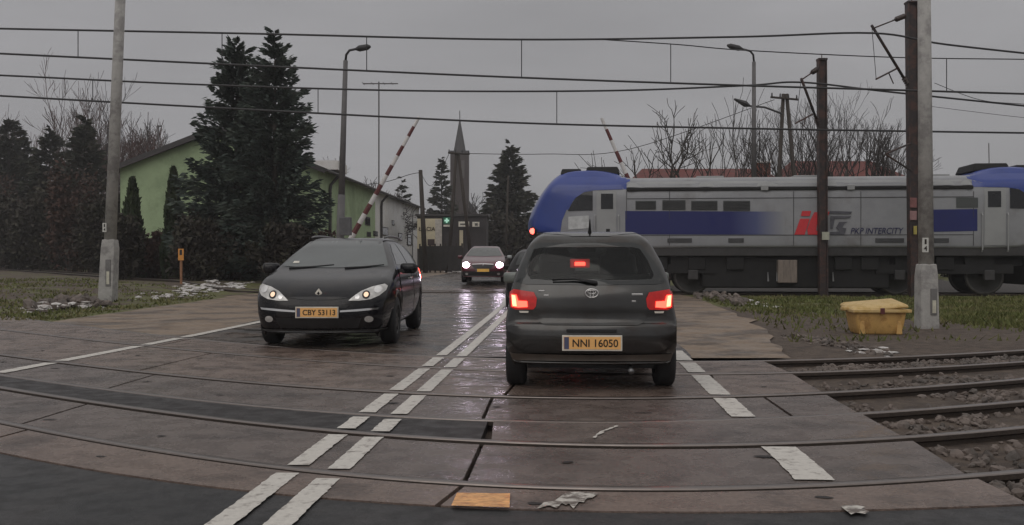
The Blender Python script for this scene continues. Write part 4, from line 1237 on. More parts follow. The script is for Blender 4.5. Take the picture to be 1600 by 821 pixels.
    for uc in (4.2, L - 4.2):
        bg = MB()
        bg.box((1.12, uc, 0.86), (0.16, 4.3, 0.30)).box((1.12, uc - 1.1, 1.12), (0.14, 0.9, 0.34)).box((1.12, uc + 1.1, 1.12), (0.14, 0.9, 0.34)).box((0, uc, 0.9), (2.2, 0.7, 0.4)).box((-1.12, uc, 0.86), (0.16, 4.3, 0.30))
        bo = bg.build('bogie', dark, root, world=False)
        for du in (-1.4, 1.4):
            for x in (-0.76, 0.76):
                wv = MB(); wv.lathe_x([(-0.07, 0.02), (-0.07, 0.60), (0.04, 0.625), (0.07, 0.61), (0.07, 0.54)], 36, (x, uc + du, 0.625))
                wo = wv.build('wheel', wsteel, bo, world=False, smooth=True)
                hb = MB(); hb.lathe_x([(0.03, 0.54), (0.03, 0.20), (0.10, 0.18), (0.10, 0.001)], 28, (x + 0.03, uc + du, 0.625))
                hb.build('hub', hub, wo, world=False, smooth=True)
            MB().box((1.2, uc + du, 0.66), (0.14, 0.34, 0.34)).build('axle_box', dkgrey, bo, world=False, bevel=0.04)
    u, z = T(1231, 411)
    MB().box((1.22, u, 0.78), (0.4, 0.62, 0.75)).build('sand_box', mat('rusty_sand_box', (0.20, 0.165, 0.14), 0.7, var=0.4, scale=5, stretch=(3, 3, .5)), root, world=False, bevel=0.02)
    for px in (1201, 1215, 1303):
        u, z = T(px, 440); MB().tube([(1.3, u, z + 0.3), (1.36, u, z)], [0.012, 0.03], 8).build('hose_coupling', rim_m, root, world=False)
    return root
build_locomotive()

# ------------------------------------------------------------------ posts, masts, wires
def conc_post(base_px, Y, top_px, top_ext, wb, wt, box_top_px, label, plate_side, numbered=False):
    b = P(*base_px); b = at(base_px[0], base_px[1], Y); b.z = ground_z(b.x, b.y) - 0.1
    t = at(top_px[0], top_px[1], Y); tdir = (t - b); t = b + tdir * top_ext
    bt = at(box_top_px[0], box_top_px[1], Y)
    root = empty('concrete_post', (b.x, b.y, b.z), label, 'concrete post', 'concrete lighting posts by the tracks')
    k = (bt.z - b.z) / (t.z - b.z); m0 = b.lerp(t, k)
    mb = MB(); mb.tube([m0 - Vector((0, 0, .02)), t], [wt[0] / 2, wt[1] / 2], 20); mb.build('shaft', pole_conc, root, smooth=True)
    s = MB(); hw = wb / 2; hv = wb * 0.46
    pr = lambda h, c: [(c.x - h, c.y - h, c.z), (c.x + h, c.y - h, c.z), (c.x + h, c.y + h, c.z), (c.x - h, c.y + h, c.z)]
    m1 = m0 - Vector((0, 0, 0.16))
    s.add(pr(hw, b) + pr(hv, m1) + pr(wt[0] / 2 * 1.02, m0 + Vector((0, 0, .06))),
          [(3, 2, 1, 0), (8, 9, 10, 11)] + [(i + 4 * j, (i + 1) % 4 + 4 * j, (i + 1) % 4 + 4 * (j + 1), i + 4 * (j + 1)) for j in (0, 1) for i in range(4)])
    ped = s.build('pedestal', pole_conc, root, bevel=0.02)
    h = m1.z - b.z
    c = b.lerp(m1, 0.56); fy = -(hw * 0.44 + hv * 0.56)
    hatch = MB().box(c + Vector((0.06 * plate_side, fy - 0.008, 0)), (wb * 0.34, 0.03, h * 0.46)).build('hatch', mat('dark_hatch', (0.17, 0.165, 0.16), 0.7, var=0.25), root, bevel=0.01)
    MB().box(c + Vector((0.06 * plate_side, fy - 0.027, -h * 0.085)), (wb * 0.19, 0.01, h * 0.22)).build('hatch_cover', mat('cream_plate', (0.56, 0.54, 0.44), 0.5), hatch)
    lab = MB().box(m0 + Vector((-0.5 * wt[0] * (0.55 if plate_side > 0 else -0.7), -wt[0] * 0.5, 0.40)), (0.11, 0.015, 0.26)).build('number_tag', mat('tag_white', (0.6, 0.6, 0.56), 0.5), root)
    for ch, dz_ in (('1', .06), ('4', -.06)):
        mb = MB(); c_ = m0 + Vector((-0.5 * wt[0] * (0.55 if plate_side > 0 else -0.7), -wt[0] * 0.5 - .009, 0.40 + dz_))
        place_text(mb, ch, .035 if ch == '1' else .06, .09, c_, (1, 0, 0), (0, 0, 1), bold=.01)
        mb.build('digit', plate_txt, lab)
    return root
conc_post((168, 470), 27.4, (188, 0), 1.25, 0.42, (0.33, 0.26), (169, 378), 'tall pale concrete post left of the road, leaning slightly right', 1)
conc_post((1448, 510), 17.3, (1444, 0), 1.25, 0.335, (0.265, 0.21), (1448, 418), 'tall pale concrete post standing behind the yellow grit bin', 1)

def mast(base_px, top_px, Y, w, label, arm, plates=(), bracket=()):
    b = at(base_px[0], base_px[1], Y); b.z = ground_z(b.x, b.y) - 0.1
    t = at(top_px[0], top_px[1], Y)
    root = empty('catenary_mast', b, label, 'catenary mast', 'overhead line masts by the railway')
    mb = MB()
    d = t - b
    for s in (-1, 1):   # two channels with lattice plates
        mb.prism([b + Vector((s * w / 2 - 0.02, -w / 2, 0)), b + Vector((s * w / 2 + 0.02, -w / 2, 0)), b + Vector((s * w / 2 + 0.02, w / 2, 0)), b + Vector((s * w / 2 - 0.02, w / 2, 0))], d)
    mb.prism([b + Vector((-w / 2, -w * 0.25, 0)), b + Vector((w / 2, -w * 0.25, 0)), b + Vector((w / 2, w * 0.25, 0)), b + Vector((-w / 2, w * 0.25, 0))], d)
    mb.build('column', mast_m, root)
    MB().box(t + Vector((0, 0, 0.03)), (w * 1.25, w * 1.2, 0.06)).build('cap', mast_m, root)
    MB().tube([t, t + Vector((0, 0, 0.22))], 0.015, 6).build('spike', mast_m, root)
    A = {k: at(v[0], v[1], Y - v[2]) for k, v in arm.items()}
    cb = MB().tube([A['d0'], A['d1']], 0.042, 8).build('cantilever_tube', mast_m, root, smooth=True)
    cb2 = MB().tube([A['t0'], A['t1']], 0.022, 8).build('tie_rod', mast_m, root, smooth=True)
    ins_m = mat('dark_insulator', (0.045, 0.028, 0.024), 0.3)
    def insul(a, b_, n=6):
        mb = MB()
        for i in range(n):
            p = a.lerp(b_, i / (n - 1)); q = a.lerp(b_, min(1, i / (n - 1) + 0.07))
            mb.tube([p, q], [0.085, 0.04], 10)
        mb.tube([a, b_], 0.03, 8)
        return mb
    insul(A['t0'], A['t0'].lerp(A['t1'], 0.30)).build('insulator', ins_m, root)
    insul(A['d0'], A['d0'].lerp(A['d1'], 0.16)).build('insulator', ins_m, root)
    mb = MB(); mb.tube([A['r0'], A['r1']], 0.028, 6)
    rg = mb.build('registration_arm', mast_m, root)
    MB().tube([A['r0'].lerp(A['r1'], .45), A['r2']], 0.018, 6).build('steady_arm', mast_m, rg)
    MB().tube([A['d1'], A['r1']], 0.010, 5).build('dropper', wire_m, root)
    for px_, py_, w_, h_, mm, nm in plates:
        c_ = at(px_, py_, Y - w / 2 - .03)
        MB().box(c_, (w_, .03, h_)).build(nm, mm, root, bevel=.006)
    for q in bracket:
        MB().tube([at(*q[0], Y - .1), at(*q[1], Y - .6)], 0.03, 6).build('bracket_strut', mast_m, root)
    return A
mA = mast((1429, 466), (1424.5, 6), 29.6, 0.28, 'tallest dark catenary mast, close beside the right concrete post',
          dict(t0=(1412, 26, 0), t1=(1366, 44, 1.2), d0=(1420, 135, 0), d1=(1362, 40, 1.2), r0=(1404, 106, 0.3), r1=(1369, 124, 1.2), r2=(1396, 131, 0.8)),
          plates=[(1427, 317, .2, .30, mat('mast_red_plate', (.22, .09, .085), .6), 'warning_plate'), (1427, 337, .2, .28, mat('mast_pink_plate', (.30, .17, .17), .6), 'warning_plate'), (1430, 360, .1, .26, mat('mast_yellow_plate', (.40, .33, .08), .6), 'small_plate')],
          bracket=[((1424, 224), (1383, 241)), ((1425, 268), (1383, 241))])
mB = mast((1286, 460), (1284, 95), 31.2, 0.235, 'dark catenary mast in front of the lettering on the locomotive',
          dict(t0=(1276, 109, 0), t1=(1251, 126, 1.0), d0=(1279, 196, 0), d1=(1252, 123, 1.0), r0=(1271, 178, 0.3), r1=(1243, 193, 1.0), r2=(1256, 197, 0.8)),
          plates=[(1290, 369, .24, .26, mat('mast_cream_plate', (.42, .42, .34), .6), 'number_plate')])
def street_lamp(base_px, neck_px, pts_px, Y, label, r0, r1, zbase=None, cabinet=None):
    b = at(base_px[0], base_px[1], Y); b.z = rise(Y) - 0.05
    n = at(neck_px[0], neck_px[1], Y)
    root = empty('street_lamp', b, label, 'street lamp', 'street lamps at the level crossing')
    k = 0.42
    MB().tube([b, b.lerp(n, k)], [r0, r0 * 0.8], 12).build('lower_post', lamp_pole_m, root, smooth=True)
    MB().tube([b.lerp(n, k), n], [r0 * 0.72, r1], 12).build('upper_post', lamp_pole_m, root, smooth=True)
    pts = [at(x, y, Y - 0.1 * i) for i, (x, y) in enumerate(pts_px)]
    MB().tube([n] + pts[:-1], 0.045, 8).build('arm', lamp_dark_m, root, smooth=True)
    h0, h1 = pts[-2], pts[-1]
    MB().tube([h0, h0.lerp(h1, .25), h0.lerp(h1, .8), h1], [0.05, 0.12, 0.11, 0.04], 10).build('lamp_head', lamp_dark_m, root, smooth=True)
    if cabinet:
        c = at(cabinet[0], cabinet[1], Y - 0.45)
        MB().box(c, (0.42, 0.3, 0.66)).build('switch_box', mat('grey_switch_box', (0.10, 0.10, 0.105), 0.6), root, bevel=0.02)
    return root
street_lamp((529, 452), (540, 95), [(541, 86), (546, 79), (556, 77), (579, 73)], 35.5, 'grey street lamp behind the black estate car, arm pointing right', 0.17, 0.085, cabinet=(540, 354))
street_lamp((1178, 452), (1178, 97), [(1177, 86), (1172, 80), (1160, 77), (1136, 71)], 41, 'grey street lamp rising behind the locomotive roof, arm pointing left', 0.155, 0.08)

def wooden_pole(name, label, legs, top_extra=None, Y=55, r=0.13, cross=None, cat='utility pole', lamp=None):
    b = at(*legs[0][0], Y); b.z = ground_z(b.x, b.y) - 0.1
    root = empty(name, b, label, cat)
    for lo, hi in legs:
        a = at(*lo, Y); c = at(*hi, Y)
        d = (c - a); a2 = a - d * ((a.z - (ground_z(a.x, a.y) - 0.1)) / d.z)
        MB().tube([a2, c], [r * 1.15, r * 0.8], 10).build('leg' if len(legs) > 1 else 'post', wood_m, root, smooth=True)
    if cross:
        (x0, y0), (x1, y1) = cross
        c = MB().tube([at(x0, y0, Y - 0.15), at(x1, y1, Y - 0.15)], r * 0.5, 6).build('crossarm', wood_m, root)
        for t in (0.05, 0.35, 0.65, 0.95):
            p = at(x0 + (x1 - x0) * t, y0 + (y1 - y0) * t, Y - 0.15)
            MB().tube([p, p + Vector((0, 0, 0.22))], [0.05, 0.03], 8).build('insulator', lamp_dark_m, c)
    if lamp:
        pts = [at(x, y, Y - 0.3) for x, y in lamp]
        MB().tube(pts[:-1], 0.05, 6).build('lamp_arm', lamp_dark_m, root)
        MB().tube([pts[-2], pts[-2].lerp(pts[-1], .3), pts[-1]], [0.05, 0.16, 0.05], 8).build('lamp_head', lamp_dark_m, root)
    return root
wooden_pole('wooden_pole', 'dark double wooden pole with crossarm and lamp standing behind the locomotive', [((1210, 420), (1224, 147)), ((1254, 420), (1229, 147))], Y=48, r=0.11, cross=((1204, 152), (1247, 156)), lamp=[(1222, 178), (1195, 168), (1172, 166), (1147, 155)])
wooden_pole('wooden_pole', 'dark leaning utility pole at the far end of the long hall', [((664, 408), (657, 266))], Y=62, r=0.16)
wooden_pole('wooden_pole', 'two-legged wooden pole in front of the church spire', [((701, 420), (713, 240)), ((738, 420), (716, 240))], Y=62, r=0.12, cross=((700, 239), (734, 241)))
wooden_pole('wooden_pole', 'slim dark post beside the big spruce beyond the saloon', [((790, 420), (794, 275))], Y=75, r=0.09)

# overhead wires: each conductor is a thing
def wire(pts, Y, r, label, group='overhead wires above the crossing', cat='overhead wire'):
    if isinstance(pts[0][0], tuple): pts = pts
    P3 = []
    for p in pts:
        P3.append(at(p[0], p[1], p[2] if len(p) > 2 else Y))
    fine = catmull(P3, 8, closed=False)
    o = MB().tube(fine, r, 6).build('overhead_wire', wire_m)
    return tag(o, label, cat, group)
W1 = [(-120, 42), (0, 45), (400, 53), (800, 62), (1150, 58), (1363, 52), (1480, 70), (1720, 96)]
W2 = [(-120, 78), (0, 84), (400, 103), (800, 121), (1165, 134), (1400, 141), (1600, 147), (1720, 150)]
W3 = [(-120, 115), (0, 118), (300, 132), (640, 142), (950, 142), (1165, 134), (1253, 129), (1400, 145), (1720, 178)]
W4 = [(-120, 143), (0, 150), (400, 172), (800, 192), (1165, 201), (1400, 205), (1600, 208), (1720, 209)]
W5 = [(940, 62), (1060, 70), (1165, 79), (1400, 90), (1600, 93), (1720, 95)]
wire(W1, 28.2, 0.030, 'topmost thick wire running across the sky to the tallest mast')
wire(W2, 28.2, 0.030, 'second thick wire from the top, running level across the sky')
wire(W3, 30.4, 0.030, 'third wire from the top, rising to the mast before the lettering')
wire(W4, 30.4, 0.031, 'lowest thick wire, passing just above the raised barrier tips')
wire(W5, 30.5, 0.018, 'thin wire splitting from the top wire and running to the right edge')
wire([(1460, 130, 30), (1530, 156, 30), (1600, 163, 30), (1720, 172, 30)], 30, 0.010, 'short thin wire at the far right just under the second thick wire')
wire([(1450, 166), (1530, 176), (1600, 184), (1720, 195)], 33, 0.008, 'faint thin wire at the far right above the lowest wire')
wire([(716, 240), (850, 241), (985, 233), (1210, 156)], 60, 0.020, 'slack thin cable from the two-legged pole toward the double pole', cat='cable')
wire([(657, 270), (640, 273), (600, 285), (540, 292)], 62, 0.020, 'short slack cable from the leaning pole to the hall roof', cat='cable')
wire([(657, 270), (675, 290), (702, 240)], 62, 0.018, 'short slack cable between the leaning pole and the two-legged pole', cat='cable')
def yat(W, x): return float(np.interp(x, [p[0] for p in W], [p[1] for p in W]))
def droppers(Wa, Wb, xs, Y):
    for x in xs:
        o = MB().tube([at(x, yat(Wa, x), Y), at(x, yat(Wb, x), Y)], 0.014, 5).build('dropper_wire', wire_m)
        tag(o, 'thin vertical dropper wire joining an upper wire to the wire below it', 'dropper wire', 'droppers between the overhead wires')
droppers(W1, W2, (122, 347, 573, 815), 28.2)
droppers(W3, W4, (145, 497, 870), 30.4)
droppers(W5, W2, (1048, 1479), 29.0)

# barriers: raised striped arms
wht = mat('barrier_white', (0.66, 0.64, 0.62), 0.5, var=0.15)
brd = mat('barrier_red', (0.12, 0.028, 0.027), 0.5, var=0.2)
def barrier(tip, low, base_px, Y, n, label, base_label=None):
    b = at(base_px[0], base_px[1], Y); b.z = rise(Y) - 0.04
    root = empty('level_crossing_barrier', b, label, 'barrier', 'raised barriers of the level crossing')
    a = at(tip[0], tip[1], Y); c = at(low[0], low[1], Y)
    d = (c - a); e_ = a + d * ((a.z - 1.05) / (a.z - c.z))
    piv = e_
    for mm, k in ((wht, 0), (brd, 1)):
        for i in range(n):
            if i % 2 == k:
                p = a.lerp(piv, i / n); q = a.lerp(piv, (i + 1) / n)
                MB().tube([p, q], [0.06 + 0.06 * i / n, 0.06 + 0.06 * (i + 1) / n], 10).build('arm_stripe', mm, root)
    MB().box((piv.x, piv.y + 0.2, 0.55 + rise(Y)), (0.45, 0.4, 1.15)).build('drive_cabinet', mat('grey_drive_cabinet', (0.2, 0.2, 0.2), 0.6), root, bevel=0.03)
    MB().box(piv + d.normalized() * 0.45, (0.25, 0.2, 0.6)).build('counterweight', mast_m, root, bevel=0.03)
    return root
barrier((655, 183), (553, 365), (512, 440), 37.2, 15, 'raised red and white barrier leaning right above the black estate car')
barrier((940, 185), (980, 276), (1050, 440), 38.0, 13, 'raised red and white barrier leaning left behind the locomotive cab')

# ------------------------------------------------------------------ vegetation
def foliage_mat(name, c, c2, rough=0.7):
    return mat(name, c, rough, var=0.45, scale=1.6, color2=c2, c2scale=0.9, spec=0.25)
spruce_m = foliage_mat('spruce_needles', (0.055, 0.074, 0.062), (0.088, 0.108, 0.086))
spruce2_m = foliage_mat('conifer_needles', (0.040, 0.046, 0.032), (0.070, 0.066, 0.048))
thuja_m = foliage_mat('thuja_leaves', (0.028, 0.045, 0.020), (0.055, 0.070, 0.032))
shrub_m = foliage_mat('shrub_leaves', (0.034, 0.028, 0.023), (0.048, 0.045, 0.030))
brown_m = foliage_mat('brown_beech_leaves', (0.080, 0.044, 0.034), (0.045, 0.032, 0.025))
bark_m = mat('dark_bark', (0.050, 0.042, 0.036), 0.9, var=0.4, scale=6)
twig_m = mat('grey_twigs', (0.050, 0.042, 0.040), 0.9, var=0.3, scale=4)
redtwig_m = mat('reddish_twigs', (0.080, 0.046, 0.040), 0.9, var=0.3, scale=4)

def conifer(base, H, rad, seed, m, label, group, n_br=150, n_sp=40, spray=0.34, power=0.85, droop=-0.25, low=0.04, lean=0.0, name='spruce_tree', cat='spruce', ragged=0.3):
    rng = np.random.default_rng(seed)
    root = empty(name, base, label, cat, group)
    B = np.array(base)
    MB().tube([B, B + np.array([0, 0, H * 0.5]), B + np.array([lean, 0, H * 0.99])], [H * 0.018 + 0.03, H * 0.010 + 0.02, 0.012], 8).build('trunk', bark_m, root, smooth=True)
    out_ = []
    limbs = MB()
    for i in range(n_br):
        t = low + (1 - low) * ((i + rng.random()) / n_br) ** 0.85
        az = i * 2.39996 + rng.normal(0, 0.3)
        Lb = rad * ((1 - t) ** power) * (1 + rng.uniform(-ragged, ragged * 0.7)) + 0.10
        z = H * t + rng.normal(0, 0.026 * H)
        up = droop + 0.75 * t ** 1.5
        dirn = np.array([math.cos(az), math.sin(az), 0.0])
        n = max(5, int(n_sp * (0.25 + 0.9 * Lb / rad)))
        s = rng.uniform(0.08, 1.0, n) ** 0.75
        pos = B + np.array([lean * t, 0, z]) + dirn * (Lb * s)[:, None]
        pos[:, 2] += Lb * (up * s + 0.22 * s ** 3 * (0.6 if t < .7 else .2))
        pos[:, 2] += rng.normal(0, 0.045 * Lb + 0.02, n)
        tip = np.array([lean * t, 0, z]) + B + dirn * Lb; tip[2] += Lb * (up + .15)
        if Lb > 0.35: limbs.tube([B + np.array([lean * t, 0, z]), tip], [0.012 + 0.012 * Lb, 0.006], 3, cap=False)
        yaw = rng.choice([-1, 1], n) * rng.uniform(0.2, 1.15, n) * (1.05 - 0.75 * s)
        ca, sa = np.cos(yaw), np.sin(yaw)
        d = np.stack([dirn[0] * ca - dirn[1] * sa, dirn[0] * sa + dirn[1] * ca, rng.uniform(-0.55, 0.40, n) + up * 0.6], 1)
        d /= np.linalg.norm(d, axis=1)[:, None]
        ln = spray * rng.uniform(0.6, 1.35, n) * (0.75 + 0.35 * Lb / rad)
        rv = rng.normal(0, 1, (n, 3)); rv[:, 2] *= 1.2
        w = np.cross(d, rv); w /= np.linalg.norm(w, axis=1)[:, None] + 1e-9
        wd = ln * rng.uniform(0.12, 0.24, n)
        a = pos - d * (ln * 0.25)[:, None]
        b = pos + d * (ln * 0.75)[:, None]
        mid = pos + d * (ln * 0.15)[:, None]
        out_.append(np.stack([a, mid + w * wd[:, None], b, mid - w * wd[:, None]], 1))
    V = np.concatenate(out_)
    quads_obj('crown', V, m, root)
    limbs.build('limbs', bark_m, root)
    return root

def leaf_cloud(rng, c, rad, n, size, core=0.35):
    """leaf quads through an uneven ellipsoid"""
    u = rng.normal(0, 1, (n, 3)); u /= np.linalg.norm(u, axis=1)[:, None]
    rr = rng.uniform(core, 1.0, n) ** 0.6
    lump = 1 + 0.22 * np.sin(u[:, 0] * 5.1 + c[0]) * np.cos(u[:, 2] * 4.3 + c[1]) + 0.15 * np.sin(u[:, 1] * 9 + c[2] * 3)
    p = np.array(c) + u * rr[:, None] * np.array(rad) * lump[:, None]
    d = rng.normal(0, 1, (n, 3)); d /= np.linalg.norm(d, axis=1)[:, None]
    w = np.cross(d, rng.normal(0, 1, (n, 3))); w /= np.linalg.norm(w, axis=1)[:, None] + 1e-9
    s = size * rng.uniform(0.6, 1.5, n)
    return np.stack([p - d * s[:, None], p + w * (s * 0.55)[:, None], p + d * s[:, None], p - w * (s * 0.55)[:, None]], 1)

def bush(base, rad, H, seed, m, label, group, n=2600, size=0.09, name='shrub', cat='shrub', stems=9, twigs=0):
    rng = np.random.default_rng(seed)
    root = empty(name, base, label, cat, group)
    B = np.array(base); c = B + np.array([0, 0, H * 0.5])
    V = [leaf_cloud(rng, c, (rad, rad * 0.8, H * 0.52), n, size, 0.2)]
    for k in range(5):
        o = rng.uniform(-0.6, 0.6, 3) * np.array([rad, rad * .8, H * 0.4]); o[2] += H * 0.18
        V.append(leaf_cloud(rng, c + o, (rad * .45, rad * .4, H * .33), n // 6, size, 0.1))
    V = np.concatenate(V); V[:, :, 2] = np.maximum(V[:, :, 2], base[2] + 0.02)
    quads_obj('crown', V, m, root)
    mb = MB()
    for k in range(stems + twigs):
        az = rng.uniform(0, 6.28); r_ = rad * rng.uniform(.2, .9)
        top = B + np.array([math.cos(az) * r_, math.sin(az) * r_ * .8, H * rng.uniform(.6, 1.0 if k < stems else 1.18)])
        mb.tube([B + np.array([math.cos(az), math.sin(az), 0]) * r_ * .35, (B + top) / 2 + rng.normal(0, .06, 3), top], [0.03, 0.02, 0.008], 4, cap=False)
    mb.build('stems', bark_m, root)
    return root

def thuja(base, rad, H, seed, label):
    rng = np.random.default_rng(seed)
    root = empty('thuja', base, label, 'thuja', 'thuja columns by the green gable')
    B = np.array(base); n = 3200
    t = rng.uniform(0, 1, n); az = rng.uniform(0, 6.28, n)
    prof = rad * np.minimum(1, (1 - t) ** 0.55 * 1.15) * (1 + 0.18 * np.sin(az * 3 + t * 14)) * rng.uniform(.55, 1.05, n)
    p = B + np.stack([np.cos(az) * prof, np.sin(az) * prof, t * H], 1)
    d = np.stack([np.cos(az) * .35, np.sin(az) * .35, np.ones(n)], 1) + rng.normal(0, .25, (n, 3)); d /= np.linalg.norm(d, axis=1)[:, None]
    w = np.cross(d, rng.normal(0, 1, (n, 3))); w /= np.linalg.norm(w, axis=1)[:, None]
    s = 0.16 * rng.uniform(.6, 1.4, n)
    quads_obj('crown', np.stack([p - d * s[:, None], p + w * (s * .4)[:, None], p + d * s[:, None], p - w * (s * .4)[:, None]], 1), thuja_m, root)
    MB().tube([B, B + np.array([0, 0, H * .9])], [0.07, 0.02], 6).build('trunk', bark_m, root)
    return root

def bare_tree(base, H, seed, label, group, spread=0.5, depth=5, twig=twig_m, trunk_r=None, stems=1, up=0.35, r_min=0.009, kids=(2, 4), pollard=False, name='bare_tree', cat='bare tree', first=0.34, trunk_mat=None):
    rnd = random.Random(seed)
    root = empty(name, base, label, cat, group)
    tk, cw = MB(), MB()
    tr = trunk_r or H * 0.022
    def grow(p, d, L, r, lv):
        k = 4 if lv < 3 else 3
        pts = [p]; q = p.copy(); dd = d.copy()
        for i in range(k):
            dd = (dd + Vector((rnd.gauss(0, .19), rnd.gauss(0, .19), rnd.gauss(0, .1) + up * .12))).normalized()
            q = q + dd * (L / k); pts.append(q.copy())
        end = max(r_min, r * (0.62 if lv < depth else 0.4))
        rads = [r + (end - r) * i / k for i in range(k + 1)]
        (tk if lv < 2 else cw).tube(pts, rads, 7 if lv < 2 else (4 if lv < 4 else 3), cap=(lv < 2))
        if lv >= depth: return
        n = rnd.randint(*kids)
        if pollard and lv == 2: n = 5
        for j in range(n):
            t = rnd.uniform(0.45, 1.0) if j else 1.0
            i = min(k - 1, int(t * k)); pp = pts[i].lerp(pts[i + 1], t * k - i) if t < 1 else pts[-1]
            az = rnd.uniform(0, 6.28); sp_ = spread * rnd.uniform(.6, 1.3)
            side_ = dd.orthogonal().normalized(); side_ = Matrix.Rotation(az, 3, dd) @ side_
            nd = (dd + side_ * sp_ + Vector((0, 0, up * .5))).normalized()
            grow(pp, nd, L * rnd.uniform(.55, .85), max(r_min, end * rnd.uniform(.6, .95)), lv + 1)
    for s in range(stems):
        az = rnd.uniform(0, 6.28)
        d = Vector((math.cos(az) * .28, math.sin(az) * .28, 1)).normalized() if stems > 1 else Vector((rnd.gauss(0, .05), rnd.gauss(0, .05), 1)).normalized()
        grow(Vector(base) + (Vector((math.cos(az), math.sin(az), 0)) * .25 if stems > 1 else Vector()), d, H * first, tr, 0)
    tk.build('trunk', trunk_mat or bark_m, root, smooth=True); cw.build('crown', twig, root, normals=False)
    return root
def gp(px, Y, dz=0.0):
    x = (px - CX) / F * Y
    return Vector((x, Y, ground_z(x, Y) - 0.03 + dz))
def hgt(px, py, Y):      # height of a point above the ground at its place
    a = at(px, py, Y); return a.z - ground_z(a.x, a.y)

conifer(gp(370, 43), hgt(372, 72, 43), 2.75, 11, spruce_m, 'big dark spruce before the green hall, the left of its two tops', None, n_br=400, n_sp=105, spray=0.29, power=0.66, ragged=0.45, droop=-0.14)
conifer(gp(430, 41.5), hgt(421, 64, 41.5), 2.4, 12, spruce_m, 'big dark spruce before the green hall, its right and slightly taller top', None, n_br=400, n_sp=105, spray=0.29, power=0.66, ragged=0.45, droop=-0.14)
for px, top, Y, rad, sd, lab in ((14, 188, 88, 3.9, 21, 'dark conifer at the left edge, the tallest of three there'), (-14, 215, 90, 3.4, 22, 'dark conifer cut off by the left edge of the view'),
                                 (33, 205, 90, 3.1, 23, 'dark conifer with a slim top just right of the tallest edge conifer'), (78, 207, 82, 3.2, 24, 'loose layered conifer standing alone between the edge conifers and brown bush'),
                                 (132, 190, 76, 3.0, 25, 'ragged dark conifer just left of the left concrete post')):
    conifer(gp(px, Y), hgt(px, top, Y), rad, sd, spruce2_m, lab, 'conifers on the far left', n_br=210, n_sp=44, spray=0.66, power=0.72, name='conifer', cat='conifer', ragged=0.42)
conifer(gp(797, 96), hgt(797, 232, 96), 3.5, 31, spruce2_m, 'tall triangular spruce beyond the saloon, left of the locomotive nose', None, n_br=260, n_sp=44, spray=0.7, power=0.7, ragged=0.35)
conifer(gp(690, 120), hgt(690, 250, 120), 2.6, 32, spruce2_m, 'small hazy spruce just left of the church tower', None, n_br=150, n_sp=32, spray=0.75)
conifer(gp(628, 110), hgt(628, 282, 110), 2.6, 33, spruce2_m, 'hazy spruce peeping above the end of the hall roof', None, n_br=70, n_sp=26, spray=0.7)
thuja(gp(207, 44), 0.52, hgt(207, 279, 44), 41, 'dark thuja column before the green gable wall, near the left post')
thuja(gp(271, 44), 0.50, hgt(271, 263, 44), 42, 'slim dark thuja column before the green gable, touching the spruce')
bush_specs = [(-20, 300, 1.7), (28, 318, 1.5), (75, 300, 1.6), (122, 280, 1.5), (160, 300, 1.4), (196, 338, 0.8), (238, 372, 0.8), (276, 362, 0.8), (315, 350, 1.3), (352, 356, 1.4), (398, 352, 1.5), (446, 360, 1.4), (490, 372, 1.0)]
for i, (px, top, rad) in enumerate(bush_specs):
    Y = 46 + 2.2 * math.sin(i * 2.1) - (4 if px > 290 else 1.5 if px > 165 else 0)
    lab = ('dark brown shrub in the overgrown hedge left of the concrete post' if px < 165 else
           'dark shrub in front of the green gable wall' if px < 290 else 'dark shrub at the foot of the two big spruces')
    grp = 'shrubs left of the post' if px < 165 else 'shrubs before the gable' if px < 290 else 'shrubs under the spruces'
    kf = 1.0
    if px < 165: Y = 80 - 22 * (px + 20) / 180; kf = Y / 46
    bush(gp(px, Y), rad * kf, hgt(px, top, Y), 50 + i, shrub_m if i % 3 else brown_m, lab, grp, n=3600, size=0.10 * kf, twigs=14)
tree_specs = [(92, 170, 104, 61, redtwig_m, 'bare tree with fan of fine twigs behind the lone layered conifer', 3), (160, 172, 100, 62, twig_m, 'bare tree with upright twigs behind the left concrete post', 3),
              (228, 200, 92, 63, redtwig_m, 'reddish bare tree rising behind the green hall roof', 2)]
for px, top, Y, sd, m_, lab, st in tree_specs:
    bare_tree(gp(px, Y), hgt(px, top, Y) * 1.12, sd, lab, 'bare trees on the far left', twig=m_, stems=st, spread=0.42, up=0.6, r_min=0.020, kids=(3, 4), depth=5)
bare_tree(gp(572, 78), hgt(572, 222, 78), 64, 'round bare tree behind the hall roof beside the tall aerial', None, spread=0.75, up=0.15, r_min=0.022, kids=(3, 4), first=0.36)
bare_tree(gp(508, 70), hgt(508, 205, 70), 65, 'thin bare tree between the spruce and the left street lamp', None, spread=0.4, up=0.5, r_min=0.016, depth=4)
for px, top, Y, sd, lab in ((742, 285, 130, 66, 'hazy bare tree right of the church tower'), (765, 300, 125, 67, 'hazy bare tree touching the tall triangular spruce'), (655, 300, 130, 68, 'hazy bare tree left of the small spruce by the church')):
    bare_tree(gp(px, Y), hgt(px, top, Y), sd, lab, None, spread=0.6, up=0.35, r_min=0.035, kids=(3, 4), depth=4)
